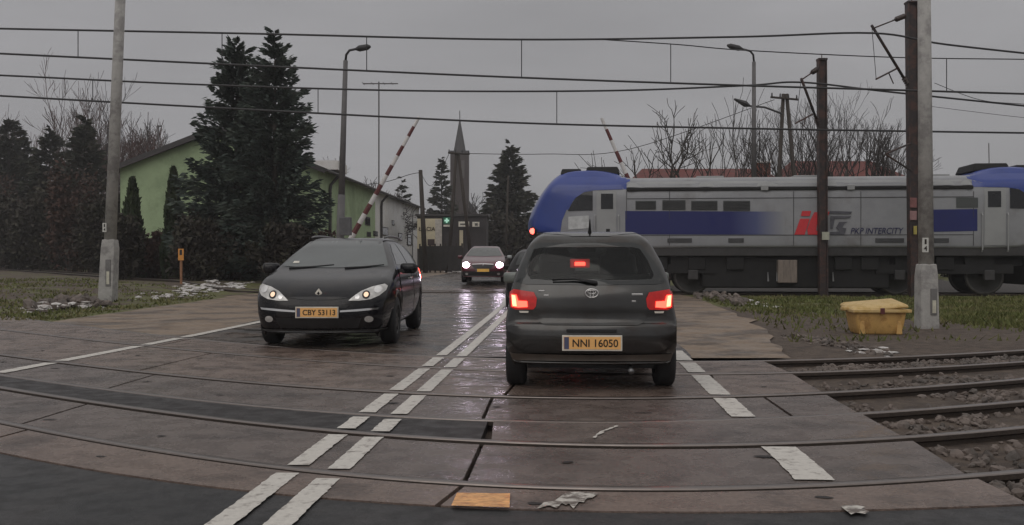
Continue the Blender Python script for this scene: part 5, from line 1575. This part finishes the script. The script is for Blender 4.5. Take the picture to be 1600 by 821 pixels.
# pollarded trees and saplings beyond the locomotive
for px, top, Y, sd, lab in ((1022, 178, 52, 71, 'gnarled pollarded tree behind the locomotive, nearest the raised right barrier'), (1072, 172, 53, 72, 'gnarled pollarded tree behind the locomotive, next to the slim saplings')):
    bare_tree(gp(px, Y), hgt(px, top, Y) * 1.0, sd, lab, 'pollarded trees behind the locomotive', spread=0.85, up=0.55, r_min=0.016, depth=4, trunk_r=0.22, kids=(2, 3), pollard=True, first=0.42, twig=bark_m)
for i, px in enumerate((1113, 1124, 1134, 1146, 1156)):
    bare_tree(gp(px, 55), hgt(px, 150 + 9 * (i % 3), 55) * .80, 80 + i, 'slim upright sapling in the row left of the right street lamp', 'slim saplings behind the locomotive', spread=0.22, up=0.9, r_min=0.012, depth=2, trunk_r=0.06, kids=(3, 5), first=0.62, twig=twig_m)
bare_tree(gp(1208, 56), hgt(1208, 112, 56) * .88, 90, 'tall bare tree just left of the double wooden pole', None, spread=0.45, up=0.5, r_min=0.009, depth=5, kids=(2, 4))
for px, top, Y, sd, lab, st in ((1262, 150, 58, 91, 'bushy bare tree between the double pole and the lettering mast', 2), (1325, 138, 56, 92, 'wide fan shaped bare tree before the red roof', 4), (1378, 142, 56, 93, 'wide fan shaped bare tree close to the tallest mast', 3)):
    bare_tree(gp(px, Y), hgt(px, top, Y) * .92, sd, lab, 'bare trees before the red roof', spread=0.42, up=0.5, r_min=0.009, stems=st, depth=5, kids=(2, 4), first=0.36)
bare_tree(gp(1592, 70), hgt(1592, 238, 70), 94, 'bare tree at the far right edge above the blue cab', None, spread=0.6, up=0.3, r_min=0.018, depth=4)
# shrubs filling the view under and beside the far trees
for i, (px, top, Y, rad) in enumerate([(760, 352, 88, 2.2), (790, 345, 84, 2.4), (822, 352, 82, 2.2), (850, 360, 80, 2.2), (740, 372, 92, 1.8)]):
    bush(gp(px, Y), rad, hgt(px, top, Y), 150 + i, shrub_m, 'dark shrub in the hedge beyond the saloon, under the triangular spruce', 'shrubs beyond the saloon', n=1500, size=0.2)
for i, px in enumerate(range(900, 1720, 74)):
    Y = 47 + 3 * math.sin(i * 1.7)
    bush(gp(px, Y), 2.0, 2.1, 170 + i, shrub_m, 'dark shrub behind the locomotive, glimpsed beneath its frame', 'shrubs behind the locomotive', n=900, size=0.18)

# ------------------------------------------------------------------ buildings
green_w = mat('pale_green_render', (0.36, 0.46, 0.27), 0.85, var=0.10, scale=1.2, color2=(0.28, 0.36, 0.21), c2scale=0.5)
white_w = mat('pale_grey_render', (0.78, 0.77, 0.75), 0.85, var=0.10, scale=1.2, color2=(0.66, 0.64, 0.61), c2scale=0.6)
roof_m = mat('brown_roof_sheet', (0.085, 0.060, 0.055), 0.6, var=0.25, scale=3)
fascia_m = mat('dark_fascia', (0.05, 0.045, 0.045), 0.6)
glass_w = mat('dark_window_pane', (0.02, 0.022, 0.025), 0.08)
def build_hall():
    eave = 4.9
    Yn = 50.0
    A = at(497, 264, Yn); A = Vector((A.x, Yn, 0)); eave = at(497, 264, Yn).z
    dirv = None
    Yf = (eave - CAM_H) * F / (402 - 325.0); Bx = (655 - CX) / F * Yf
    B = Vector((Bx, Yf, 0))
    along = (B - A); Ln = along.length; along.normalize()
    left = Vector((-along.y, along.x, 0)); 
    Cx = at(183, 257, Yn - 0.6); W = (A.x - Cx.x)
    left = Vector((-1, -0.02, 0)).normalized()
    ridge = at(345, 203, Yn).z
    root = empty('green_hall', A, 'long single-storey hall with pale green gable and pale side wall, brown roof', 'building')
    g = lambda u, v, z: A + along * u + left * v + Vector((0, 0, z))
    ug = Ln * 0.42
    MB().prism([g(0, 0, -.3), g(0, W, -.3), g(0, W, eave), g(0, W / 2, ridge - .08), g(0, 0, eave)], along * 0.3).build('gable_wall', green_w, root)
    MB().prism([g(0.3, 0, -.3), g(ug, 0, -.3), g(ug, 0, eave), g(0.3, 0, eave)], left * 0.3).build('side_wall', green_w, root)
    MB().prism([g(ug, 0, -.3), g(Ln, 0, -.3), g(Ln, 0, eave), g(ug, 0, eave)], left * 0.3).build('side_wall', white_w, root)
    MB().prism([g(Ln - .3, .3, -.3), g(Ln - .3, W, -.3), g(Ln - .3, W, eave), g(Ln - .3, W / 2, ridge - .08), g(Ln - .3, .3, eave)], along * 0.3).build('gable_wall', white_w, root)
    MB().prism([g(.3, W - .3, -.3), g(Ln - .3, W - .3, -.3), g(Ln - .3, W - .3, eave), g(.3, W - .3, eave)], left * 0.3).build('side_wall', green_w, root)
    for s in (0, 1):
        v0 = -0.45 if s == 0 else W + 0.45
        ze = eave - 0.45 * (ridge - eave) / (W / 2) + 0.02
        pl = [g(-0.4, v0, ze), g(-0.4, W / 2, ridge), g(-0.4, W / 2, ridge + .16), g(-0.4, v0, ze + .16)]
        rf = MB().prism(pl, along * (Ln + .8)).build('roof', roof_m, root)
        pl = [g(-0.43, v0, ze - .12), g(-0.43, W / 2, ridge - .12), g(-0.43, W / 2, ridge + .17), g(-0.43, v0, ze + .17)]
        MB().prism(pl, along * 0.025).build('fascia', fascia_m, rf)
    MB().tube([g(-.4, -.5, eave - .1), g(Ln + .4, -.5, eave - .1)], 0.09, 8).build('gutter', fascia_m, root)
    for px in (513, 594, 643):
        # downpipes: u from the pixel column on the wall plane
        r_ = ray(px, 350); o = Vector((0, 0, CAM_H)); n = Vector((-along.y, along.x, 0))
        t = (A - o).dot(n) / r_.dot(n); u = (o + r_ * t - A).dot(along)
        MB().tube([g(u + .4, -.5, eave - .12), g(u + .1, -.12, eave - .65), g(u, -.10, eave - 1.0), g(u, -.10, 0)], 0.085 if px < 640 else 0.04, 8).build('downpipe', fascia_m if px < 640 else lamp_pole_m, root)
    def wall_uz(px, py):
        r_ = ray(px, py); o = Vector((0, 0, CAM_H)); n = Vector((-along.y, along.x, 0))
        t = (A - o).dot(n) / r_.dot(n); p = o + r_ * t
        return (p - A).dot(along), p.z
    for x0, x1, y0, y1 in ((570, 578, 340, 352), (583, 590, 362, 369), (596, 606, 356, 368), (622, 628, 365, 376), (636, 643, 366, 384), (612, 616, 345, 352), (573, 579, 363, 370)):
        u0, z0 = wall_uz(x0, y1); u1, z1 = wall_uz(x1, y0)
        f = MB().box(g((u0 + u1) / 2, -0.012, (z0 + z1) / 2), (0.04, abs(u1 - u0), abs(z1 - z0)), rz=math.atan2(along.y, along.x) - PI / 2).build('window', fascia_m, root)
        MB().box(g((u0 + u1) / 2, -0.036, (z0 + z1) / 2), (0.02, abs(u1 - u0) * .8, abs(z1 - z0) * .8), rz=math.atan2(along.y, along.x) - PI / 2).build('pane', glass_w, f)
    # flat box on the roof near the first lamp
    c = at(506, 262, Yn + 4)
    MB().box(c + Vector((0.2, 0, 0.0)), (1.7, 3.0, 0.5)).build('roof_box', white_w, root)
    # gable windows half hidden by shrubs
    for v in (W * 0.52, W * 0.82):
        f = MB().box(g(-0.02, v, 1.6), (1.0, 0.06, 1.1)).build('window', white_w, root)
        MB().box(g(-0.06, v, 1.6), (0.8, 0.03, 0.9)).build('pane', glass_w, f)
    # aerial with its crossbar, fixed to the roof
    b = at(592, 262, Yn + 14); t = at(592, 128, Yn + 14)
    aer = empty('roof_aerial', b, 'tall thin roof aerial with a long horizontal crossbar above the hall', 'aerial')
    MB().tube([b - Vector((0, 0, 1.2)), t], 0.05, 6).build('pole', lamp_pole_m, aer)
    cb = MB().tube([at(567, 131, Yn + 14), at(622, 131, Yn + 14)], 0.04, 6).build('crossbar', lamp_pole_m, aer)
    mb = MB()
    for px in (568, 582, 600, 613):
        mb = MB(); p = at(px, 131, Yn + 14); mb.tube([p - Vector((0, .5, 0)), p + Vector((0, .5, 0))], 0.02, 5); mb.build('element', lamp_pole_m, cb)
    b = at(248, 225, Yn + 8); t = at(247, 196, Yn + 8)
    aer = empty('roof_aerial', b, 'short roof aerial on the left slope of the green gable', 'aerial')
    MB().tube([b - Vector((0, 0, .8)), t], 0.05, 6).build('pole', lamp_pole_m, aer)
    MB().tube([at(245, 198, Yn + 8), at(253, 197, Yn + 8)], 0.05, 6).build('crossbar', lamp_pole_m, aer)
build_hall()

def build_church():
    Y = 185
    cx = (718.5 - CX) / F * Y
    gz = ground_z(cx, Y) - 0.5
    brick = mat('dark_church_brick', (0.045, 0.032, 0.031), 0.85, var=0.2, scale=0.6)
    spire_m = mat('church_spire_slate', (0.040, 0.037, 0.040), 0.6, var=0.2, scale=1)
    root = empty('church', (cx, Y, gz), 'hazy church with square brick tower and pointed spire on the horizon', 'church')
    z1 = at(718, 240, Y).z; z2 = at(718, 183, Y).z; w = 28 / F * Y
    MB().box((cx, Y, (gz + z1) / 2), (w, w, z1 - gz)).build('tower', brick, root)
    MB().box((cx, Y, z1 + 0.15), (w + .15, w + .15, .4)).build('cornice', spire_m, root)
    mb = MB(); n = 8; r = w * 0.36
    mb.add([(cx + r * math.cos(2 * PI * (k + .5) / n), Y + r * math.sin(2 * PI * (k + .5) / n), z1 + .4) for k in range(n)] + [(cx, Y, z2)], [(k, (k + 1) % n, n) for k in range(n)] + [tuple(range(n))[::-1]])
    mb.build('spire', spire_m, root)
    MB().tube([(cx, Y, z2 - .3), (cx, Y, z2 + 1.2)], 0.09, 6).build('cross', spire_m, root).name = 'cross_post'
    lou = mat('tower_louvre', (0.10, 0.09, 0.088), 0.8)
    for dx in (-w * .2, w * .2):
        MB().box((cx + dx, Y - w / 2 - .05, z1 - 3.2), (w * .16, .12, 3.4)).build('belfry_opening', lou, root)
    MB().box((cx, Y + 10, gz + 5), (w * 1.7, 18, 10)).build('nave', brick, root)
    mb = MB(); mb.prism([(cx - w, Y + 1.2, gz + 10), (cx + w, Y + 1.2, gz + 10), (cx, Y + 1.2, gz + 15)], (0, 18, 0)); mb.build('nave_roof', spire_m, root)
build_church()

def build_shop():
    Y = 72
    cream = mat('cream_shop_front', (0.60, 0.53, 0.38), 0.7, var=0.1, scale=2)
    darkw = mat('dark_shop_wall', (0.050, 0.044, 0.046), 0.8, var=0.2, scale=2)
    b = at(685, 412, Y); gz = ground_z(b.x, Y)
    root = empty('roadside_shop', (b.x, Y, gz), 'dark roadside shop with a big cream sign panel and pharmacy cross', 'shop')
    def rect(x0, x1, y0, y1, dy, th, m, name, parent=None, bevel=0):
        p = at(x0, y0, Y - dy); q = at(x1, y1, Y - dy)
        return MB().box(((p.x + q.x) / 2, Y - dy, (p.z + q.z) / 2), (abs(q.x - p.x), th, abs(p.z - q.z))).build(name, m, parent or root)
    p = at(652, 338, Y); q = at(760, 418, Y)
    MB().box(((p.x + q.x) / 2, Y + 3, (p.z + gz - .4) / 2), (q.x - p.x, 6, p.z - gz + .4)).build('wall', darkw, root)
    MB().box(((p.x + q.x) / 2, Y + 3, p.z + .08), (q.x - p.x + .3, 6.3, .16)).build('roof', fascia_m, root)
    sg = rect(652, 690, 342, 385, 0.15, 0.12, cream, 'sign_panel')
    rect(680, 690.5, 343, 385, 0.24, 0.05, mat('pale_shop_strip', (0.50, 0.46, 0.42), 0.7), 'side_strip', sg)
    mb = MB(); a = at(667, 358, Y - 0.24)
    place_text(mb, '\u0141 ACIA', 1.25, 0.30, (a.x, Y - 0.245, a.z), (1, 0, 0), (0, 0, 1), bold=0.02)
    mb.build('lettering', mat('dark_sign_letters', (0.06, 0.04, 0.025), 0.6), sg)
    rect(668, 679, 374, 384, 0.23, 0.04, mat('sign_picture_dark', (0.05, 0.03, 0.03), 0.6), 'picture', sg)
    rect(652, 657, 369, 389, 0.22, 0.10, cream, 'sign_leg')
    rect(718, 723.5, 360, 387, 0.15, 0.1, cream, 'pale_sign_post')  # pale post below the white sign
    gs = rect(693, 705, 340, 350, 0.5, 0.2, mat('green_sign_box', (0.02, 0.11, 0.06), 0.5, emit=(.1, .6, .35), estr=0.05), 'pharmacy_sign')
    c = at(698, 345, Y - .62); cm = mat('green_cross_lit', (0.5, 0.8, 0.65), 0.4, emit=(.55, 1, .8), estr=0.3)
    MB().box((c.x, Y - .62, c.z), (.13, .05, .34)).build('cross_bar', cm, gs); MB().box((c.x, Y - .625, c.z), (.34, .05, .13)).build('cross_bar', cm, gs)
    rect(693, 705, 351.5, 354.5, .5, .12, frame_white, 'white_board')
    w1 = rect(716.5, 733, 346.5, 354.5, 0.5, 0.1, frame_white, 'white_sign')
    w2 = rect(738, 749, 347, 354.5, 0.5, 0.1, frame_white, 'white_sign')
    sm = mat('sign_grey_letters', (0.10, 0.10, 0.09), 0.6)
    rect(719, 730, 349.5, 351.8, 0.56, 0.02, sm, 'lettering', w1); rect(742, 746.5, 349, 353, 0.56, 0.02, sm, 'lettering', w2)
build_shop()

def board_fence(x0, x1, y0, Y0, Y1, label, m):
    a = at(x0, y0, Y0); b = at(x1, y0, Y1)
    gz = ground_z(a.x, Y0)
    root = empty('board_fence', (a.x, Y0, gz), label, 'fence')
    n = 8; d = Vector((b.x - a.x, Y1 - Y0, 0))
    for i in range(n + 1):
        p = Vector((a.x, Y0, 0)) + d * (i / n)
        MB().box((p.x, p.y, (gz + a.z) / 2), (0.1, 0.1, a.z - gz + .3)).build('post', wood_m, root)
    ang = math.atan2(d.y, d.x)
    for k in range(4):
        z = gz + 0.15 + (a.z - gz - .15) * (k + .5) / 4
        MB().box((a.x + d.x / 2, (Y0 + Y1) / 2 - .07, z), (d.length, 0.04, (a.z - gz) / 4 * .93), rz=ang).build('board', m, root)
board_fence(656, 722, 385, 64, 61, 'dark board fence in front of the roadside shop', mat('dark_fence_boards', (0.040, 0.035, 0.037), 0.8, var=0.3, scale=3))

redroof = mat('red_roof_tiles', (0.14, 0.034, 0.028), 0.75, spec=0.3, var=0.25, scale=4, color2=(0.10, 0.032, 0.028), c2scale=1)
def house(name, x0, x1, ridge_py, eave_py, Y, label, chimney=None, ridge_in=(0.12, 0.2), depth=9):
    a = at(x0, eave_py, Y); b = at(x1, eave_py, Y); r_ = at((x0 + x1) / 2, ridge_py, Y + depth / 2 - 0.0)
    gz = ground_z(a.x, Y)
    root = empty(name, (a.x, Y, gz), label, 'house', None)
    MB().box(((a.x + b.x) / 2, Y + depth / 2, (gz + a.z) / 2), (b.x - a.x - .6, depth - .6, a.z - gz)).build('wall', white_w, root)
    W = b.x - a.x
    A0, B0 = Vector((a.x, Y, a.z)), Vector((b.x, Y, a.z)); C0, D0 = B0 + Vector((0, depth, 0)), A0 + Vector((0, depth, 0))
    R0 = Vector((a.x + W * ridge_in[0], Y + depth / 2, r_.z)); R1 = Vector((b.x - W * ridge_in[1], Y + depth / 2, r_.z))
    rf = MB().add([A0, B0, C0, D0, R0, R1], [(0, 1, 5, 4), (1, 2, 5), (2, 3, 4, 5), (3, 0, 4), (3, 2, 1, 0)]).build('roof', redroof, root)
    if chimney:
        cx0, cx1, cy = chimney
        p, q = at(cx0, cy, Y + 2), at(cx1, cy, Y + 2)
        ch = MB().box(((p.x + q.x) / 2, Y + 3, (p.z + a.z) / 2), (q.x - p.x, 0.8, p.z - a.z + .2)).build('chimney', mat('chimney_brick', (0.20, 0.07, 0.05), 0.85, var=0.2), rf)
        MB().box(((p.x + q.x) / 2, Y + 3, p.z + .12), (q.x - p.x + .1, .9, .1)).build('chimney_cap', white_w, ch)
    for k in range(3):
        f = MB().box((a.x + W * (.25 + .25 * k), Y + .27, gz + 1.6), (1.1, .08, 1.3)).build('window', fascia_m, root)
        MB().box((a.x + W * (.25 + .25 * k), Y + .22, gz + 1.6), (.95, .03, 1.15)).build('pane', glass_w, f)
house('red_roofed_house', 990, 1225, 264, 284, 62, 'low house with long dark red roof behind the locomotive, left of the double pole', chimney=(1185, 1208, 255), ridge_in=(0.12, 0.03))
house('red_roofed_house', 1238, 1432, 252, 282, 64, 'house with hipped red roof showing behind the lettering mast', ridge_in=(0.15, 0.17))
tag(MB().tube([at(1546, 282, 60), at(1545, 224, 60)], 0.03, 5).build('thin_aerial', lamp_pole_m), 'thin vertical aerial above the right cab of the locomotive', 'aerial')

# ------------------------------------------------------------------ small things
def grit_bin():
    c = P(1380, 522, -0.02)
    root = empty('grit_bin', (c.x, c.y + 0.35, ground_z(c.x, c.y) - 0.01), 'weathered yellow grit bin with a skewed lid beside the right concrete post', 'grit bin', rz=-0.05)
    ym = mat('faded_yellow_plastic', (0.58, 0.35, 0.115), 0.6, var=0.2, scale=4, color2=(0.40, 0.22, 0.07), c2scale=6, c2lo=0.5, c2hi=0.68)
    yl = mat('pale_yellow_lid', (0.62, 0.44, 0.19), 0.55, var=0.2, scale=5, color2=(0.45, 0.30, 0.10), c2scale=5)
    inner = mat('dirty_bin_opening', (0.12, 0.075, 0.03), 0.8)
    mb = MB()
    def ring(w, d, z, n=5):
        return [(-w, -d, z), (w, -d, z), (w, d, z), (-w, d, z)]
    rings = [ring(.35, .25, .0), ring(.385, .285, .16), ring(.415, .31, .36), ring(.415, .31, .40)]
    mb.add(sum(rings, []), [(3, 2, 1, 0)] + [(i + 4 * j, (i + 1) % 4 + 4 * j, (i + 1) % 4 + 4 * (j + 1), i + 4 * (j + 1)) for j in range(3) for i in range(4)] + [(12, 13, 14, 15)])
    tub = mb.build('tub', ym, root, world=False, bevel=0.035, smooth=True)
    rm = MB()
    for c_, s_ in (((0, -.345, .40), (.96, .05, .055)), ((0, .345, .40), (.96, .05, .055)), ((-.455, 0, .40), (.05, .74, .055)), ((.455, 0, .40), (.05, .74, .055))): rm.box(c_, s_)
    for c_, s_ in (((0, -.345, .40), (.96, .05, .055)), ((0, .345, .40), (.96, .05, .055)), ((-.455, 0, .40), (.05, .64, .055)), ((.455, 0, .40), (.05, .64, .055))):
        MB().box(c_, s_).build('rim', yl, tub, world=False, bevel=0.012)
    for x in (-.30, .30):    # moulded feet ribs
        MB().box((x, -.285, .12), (.10, .04, .22), taper=.7).build('rib', ym, tub, world=False, bevel=0.015)
    # lid: shallow domed tray, slid and tilted
    M = Matrix.Translation((-.02, .03, .475)) @ Matrix.Rotation(-.085, 4, 'Y') @ Matrix.Rotation(.10, 4, 'X')
    lv = []
    for w, d, z in ((.46, .36, -.025), (.46, .36, .015), (.41, .31, .045), (.32, .22, .06)): lv += ring(w, d, z)
    ld = MB().add([M @ Vector(p) for p in lv], [(3, 2, 1, 0)] + [(i + 4 * j, (i + 1) % 4 + 4 * j, (i + 1) % 4 + 4 * (j + 1), i + 4 * (j + 1)) for j in range(3) for i in range(4)] + [(12, 13, 14, 15)])
    ld.build('lid', yl, root, world=False, bevel=0.018, smooth=True)
    MB().box(M @ Vector((-.50, -.05, .0)), (.10, .14, .06)).build('lid_handle', yl, root, world=False, bevel=0.015)
    MB().box((0, -.372, .40), (.07, .03, .10)).build('latch', mat('maroon_latch', (.12, .03, .03), .6), root, world=False, bevel=0.006)
grit_bin()

def marker_post():
    Y = 36.5
    b = at(283, 427, Y); b.z = ground_z(b.x, b.y)
    root = empty('marker_post', b, 'small orange marker plate on a short post beside the curving track', 'marker post')
    a = at(283, 391, Y)
    MB().tube([b - Vector((0, 0, .2)), (b.x, b.y, a.z)], 0.05, 8).build('post', mat('orange_post', (0.30, 0.15, 0.08), 0.7, var=.3), root)
    p, q = at(279.5, 389, Y), at(288, 407, Y)
    pl = MB().box(((p.x + q.x) / 2, Y - .07, (p.z + q.z) / 2), (q.x - p.x, .03, p.z - q.z)).build('plate', mat('orange_rectangle', (0.70, 0.30, 0.06), 0.5, var=.15, scale=9), root)
    MB().box(((p.x + q.x) / 2, Y - .09, (p.z + q.z) / 2 + .08), (.09, .012, .20)).build('mark', black_plastic, pl)
marker_post()

# rubble heaps and remains of snow
def heap(px0, py0, px1, py1, n, s0, s1, m, name, label, cat, h=0.12, seed=0, zfix=None):
    rnd = random.Random(seed); sp = []
    for _ in range(n):
        t = rnd.random()
        c = P(px0 + (px1 - px0) * t, py0 + (py1 - py0) * t + rnd.gauss(0, 2.0), -0.03)
        c.y += rnd.gauss(0, .16); c.x += rnd.gauss(0, .12)
        z = ground_z(c.x, c.y)
        sp.append((c.x, c.y, z + rnd.random() * h * (1 - abs(2 * t - 1) ** 2), rnd.uniform(s0, s1)))
    return tag(stones(name, sp, m, seed, lie=(m is snow_m)), label, cat, kind='stuff')
heap(62, 484, 165, 476, 190, .05, .17, stone_m, 'rubble', 'heap of grey rubble at the foot of the left concrete post', 'rubble', .28, 5)
heap(45, 488, 160, 478, 26, .06, .15, snow_m, 'snow', 'dirty snow lumps among the rubble by the left concrete post', 'snow', .22, 6)
heap(215, 468, 385, 452, 70, .04, .12, snow_m, 'snow', 'long dirty snow bank left behind between track and road shoulder', 'snow', .04, 7)
heap(290, 458, 372, 453, 70, .06, .17, snow_m, 'snow', 'whitest lump of old snow on the far edge of the left shoulder', 'snow', .07, 8)
heap(392, 445, 420, 442, 40, .08, .22, snow_m, 'snow', 'small snow heap just left of the black estate car', 'snow', .16, 9)
heap(1080, 462, 1165, 474, 110, .05, .15, stone_m, 'rubble', 'rubble heap on the right shoulder before the locomotive', 'rubble', .16, 10)
heap(1110, 464, 1215, 482, 36, .04, .11, snow_m, 'snow', 'small snow lumps on the right shoulder before the locomotive', 'snow', .08, 11)
heap(1228, 525, 1370, 549, 120, .02, .06, stone_m, 'rubble', 'scattered stones in the mud in front of the yellow grit bin', 'rubble', .03, 12)
heap(1318, 548, 1385, 546, 16, .03, .075, snow_m, 'snow', 'few white snow lumps in the mud below the yellow grit bin', 'snow', .04, 13)
heap(700, 432, 720, 430, 30, .06, .2, snow_m, 'snow', 'small heap of snow beside the road left of the red saloon', 'snow', .2, 14)

# grass blades over the ground either side
def grass(name, spots_fn, n, seed, m, h0, h1, label):
    rng = np.random.default_rng(seed); rnd = random.Random(seed)
    pts = []
    while len(pts) < n:
        x, y = spots_fn(rnd)
        if mnoise.noise(Vector((x * .6, y * .6, 2))) < -0.05 + rnd.gauss(0, .2): continue
        pts.append((x, y, ground_z(x, y)))
    p = np.array(pts); k = len(p)
    az = rng.uniform(0, 6.28, k); h = rng.uniform(h0, h1, k)
    side_ = np.stack([np.cos(az), np.sin(az), np.zeros(k)], 1) * 0.012 * (1 + p[:, 1:2] / 18)
    ln = np.stack([rng.normal(0, .45, k), rng.normal(0, .45, k), np.ones(k)], 1) * h[:, None]
    V = np.stack([p - side_, p + side_, p + ln], 1)
    return tag(quads_obj(name, V, m, None, k=3), label, 'grass', kind='stuff')
grass_m = foliage_mat('winter_grass', (0.110, 0.125, 0.036), (0.165, 0.150, 0.065))
def right_spot(r):
    while True:
        y = r.uniform(14.5, 30); x = r.uniform(road_right(y) + .2, y * .62)
        if y - 9.0 * max(0, min(1, (10.5 - x) / 6)) + r.gauss(0, 1.0) > 16.2 or r.random() < .05: return x, y
def left_spot(r):
    while True:
        y = r.uniform(19, 44); x = r.uniform(-y * .58, -9.2)
        if not -2.2 < y - far_track_y(x) < 4.5: return x, y
grass('grass', right_spot, 24000, 5, grass_m, .04, .13, 'short winter grass on the verge right of the road')
grass('grass', left_spot, 5000, 6, grass_m, .03, .10, 'short winter grass along the track left of the road')

# ------------------------------------------------------------------ thin damp haze
hz = MB().box((0, 130, 14), (620, 340, 62)).build('haze', None)
hz['kind'] = 'stuff'
hm = bpy.data.materials.new('damp_air'); hm.use_nodes = True
t = hm.node_tree; t.nodes.clear()
o_ = t.nodes.new('ShaderNodeOutputMaterial'); pv = t.nodes.new('ShaderNodeVolumePrincipled')
pv.inputs['Color'].default_value = (0.85, 0.85, 0.88, 1)
pv.inputs['Density'].default_value = 0.0008
pv.inputs['Anisotropy'].default_value = 0.2
t.links.new(pv.outputs[0], o_.inputs['Volume'])
hz.data.materials.append(hm)
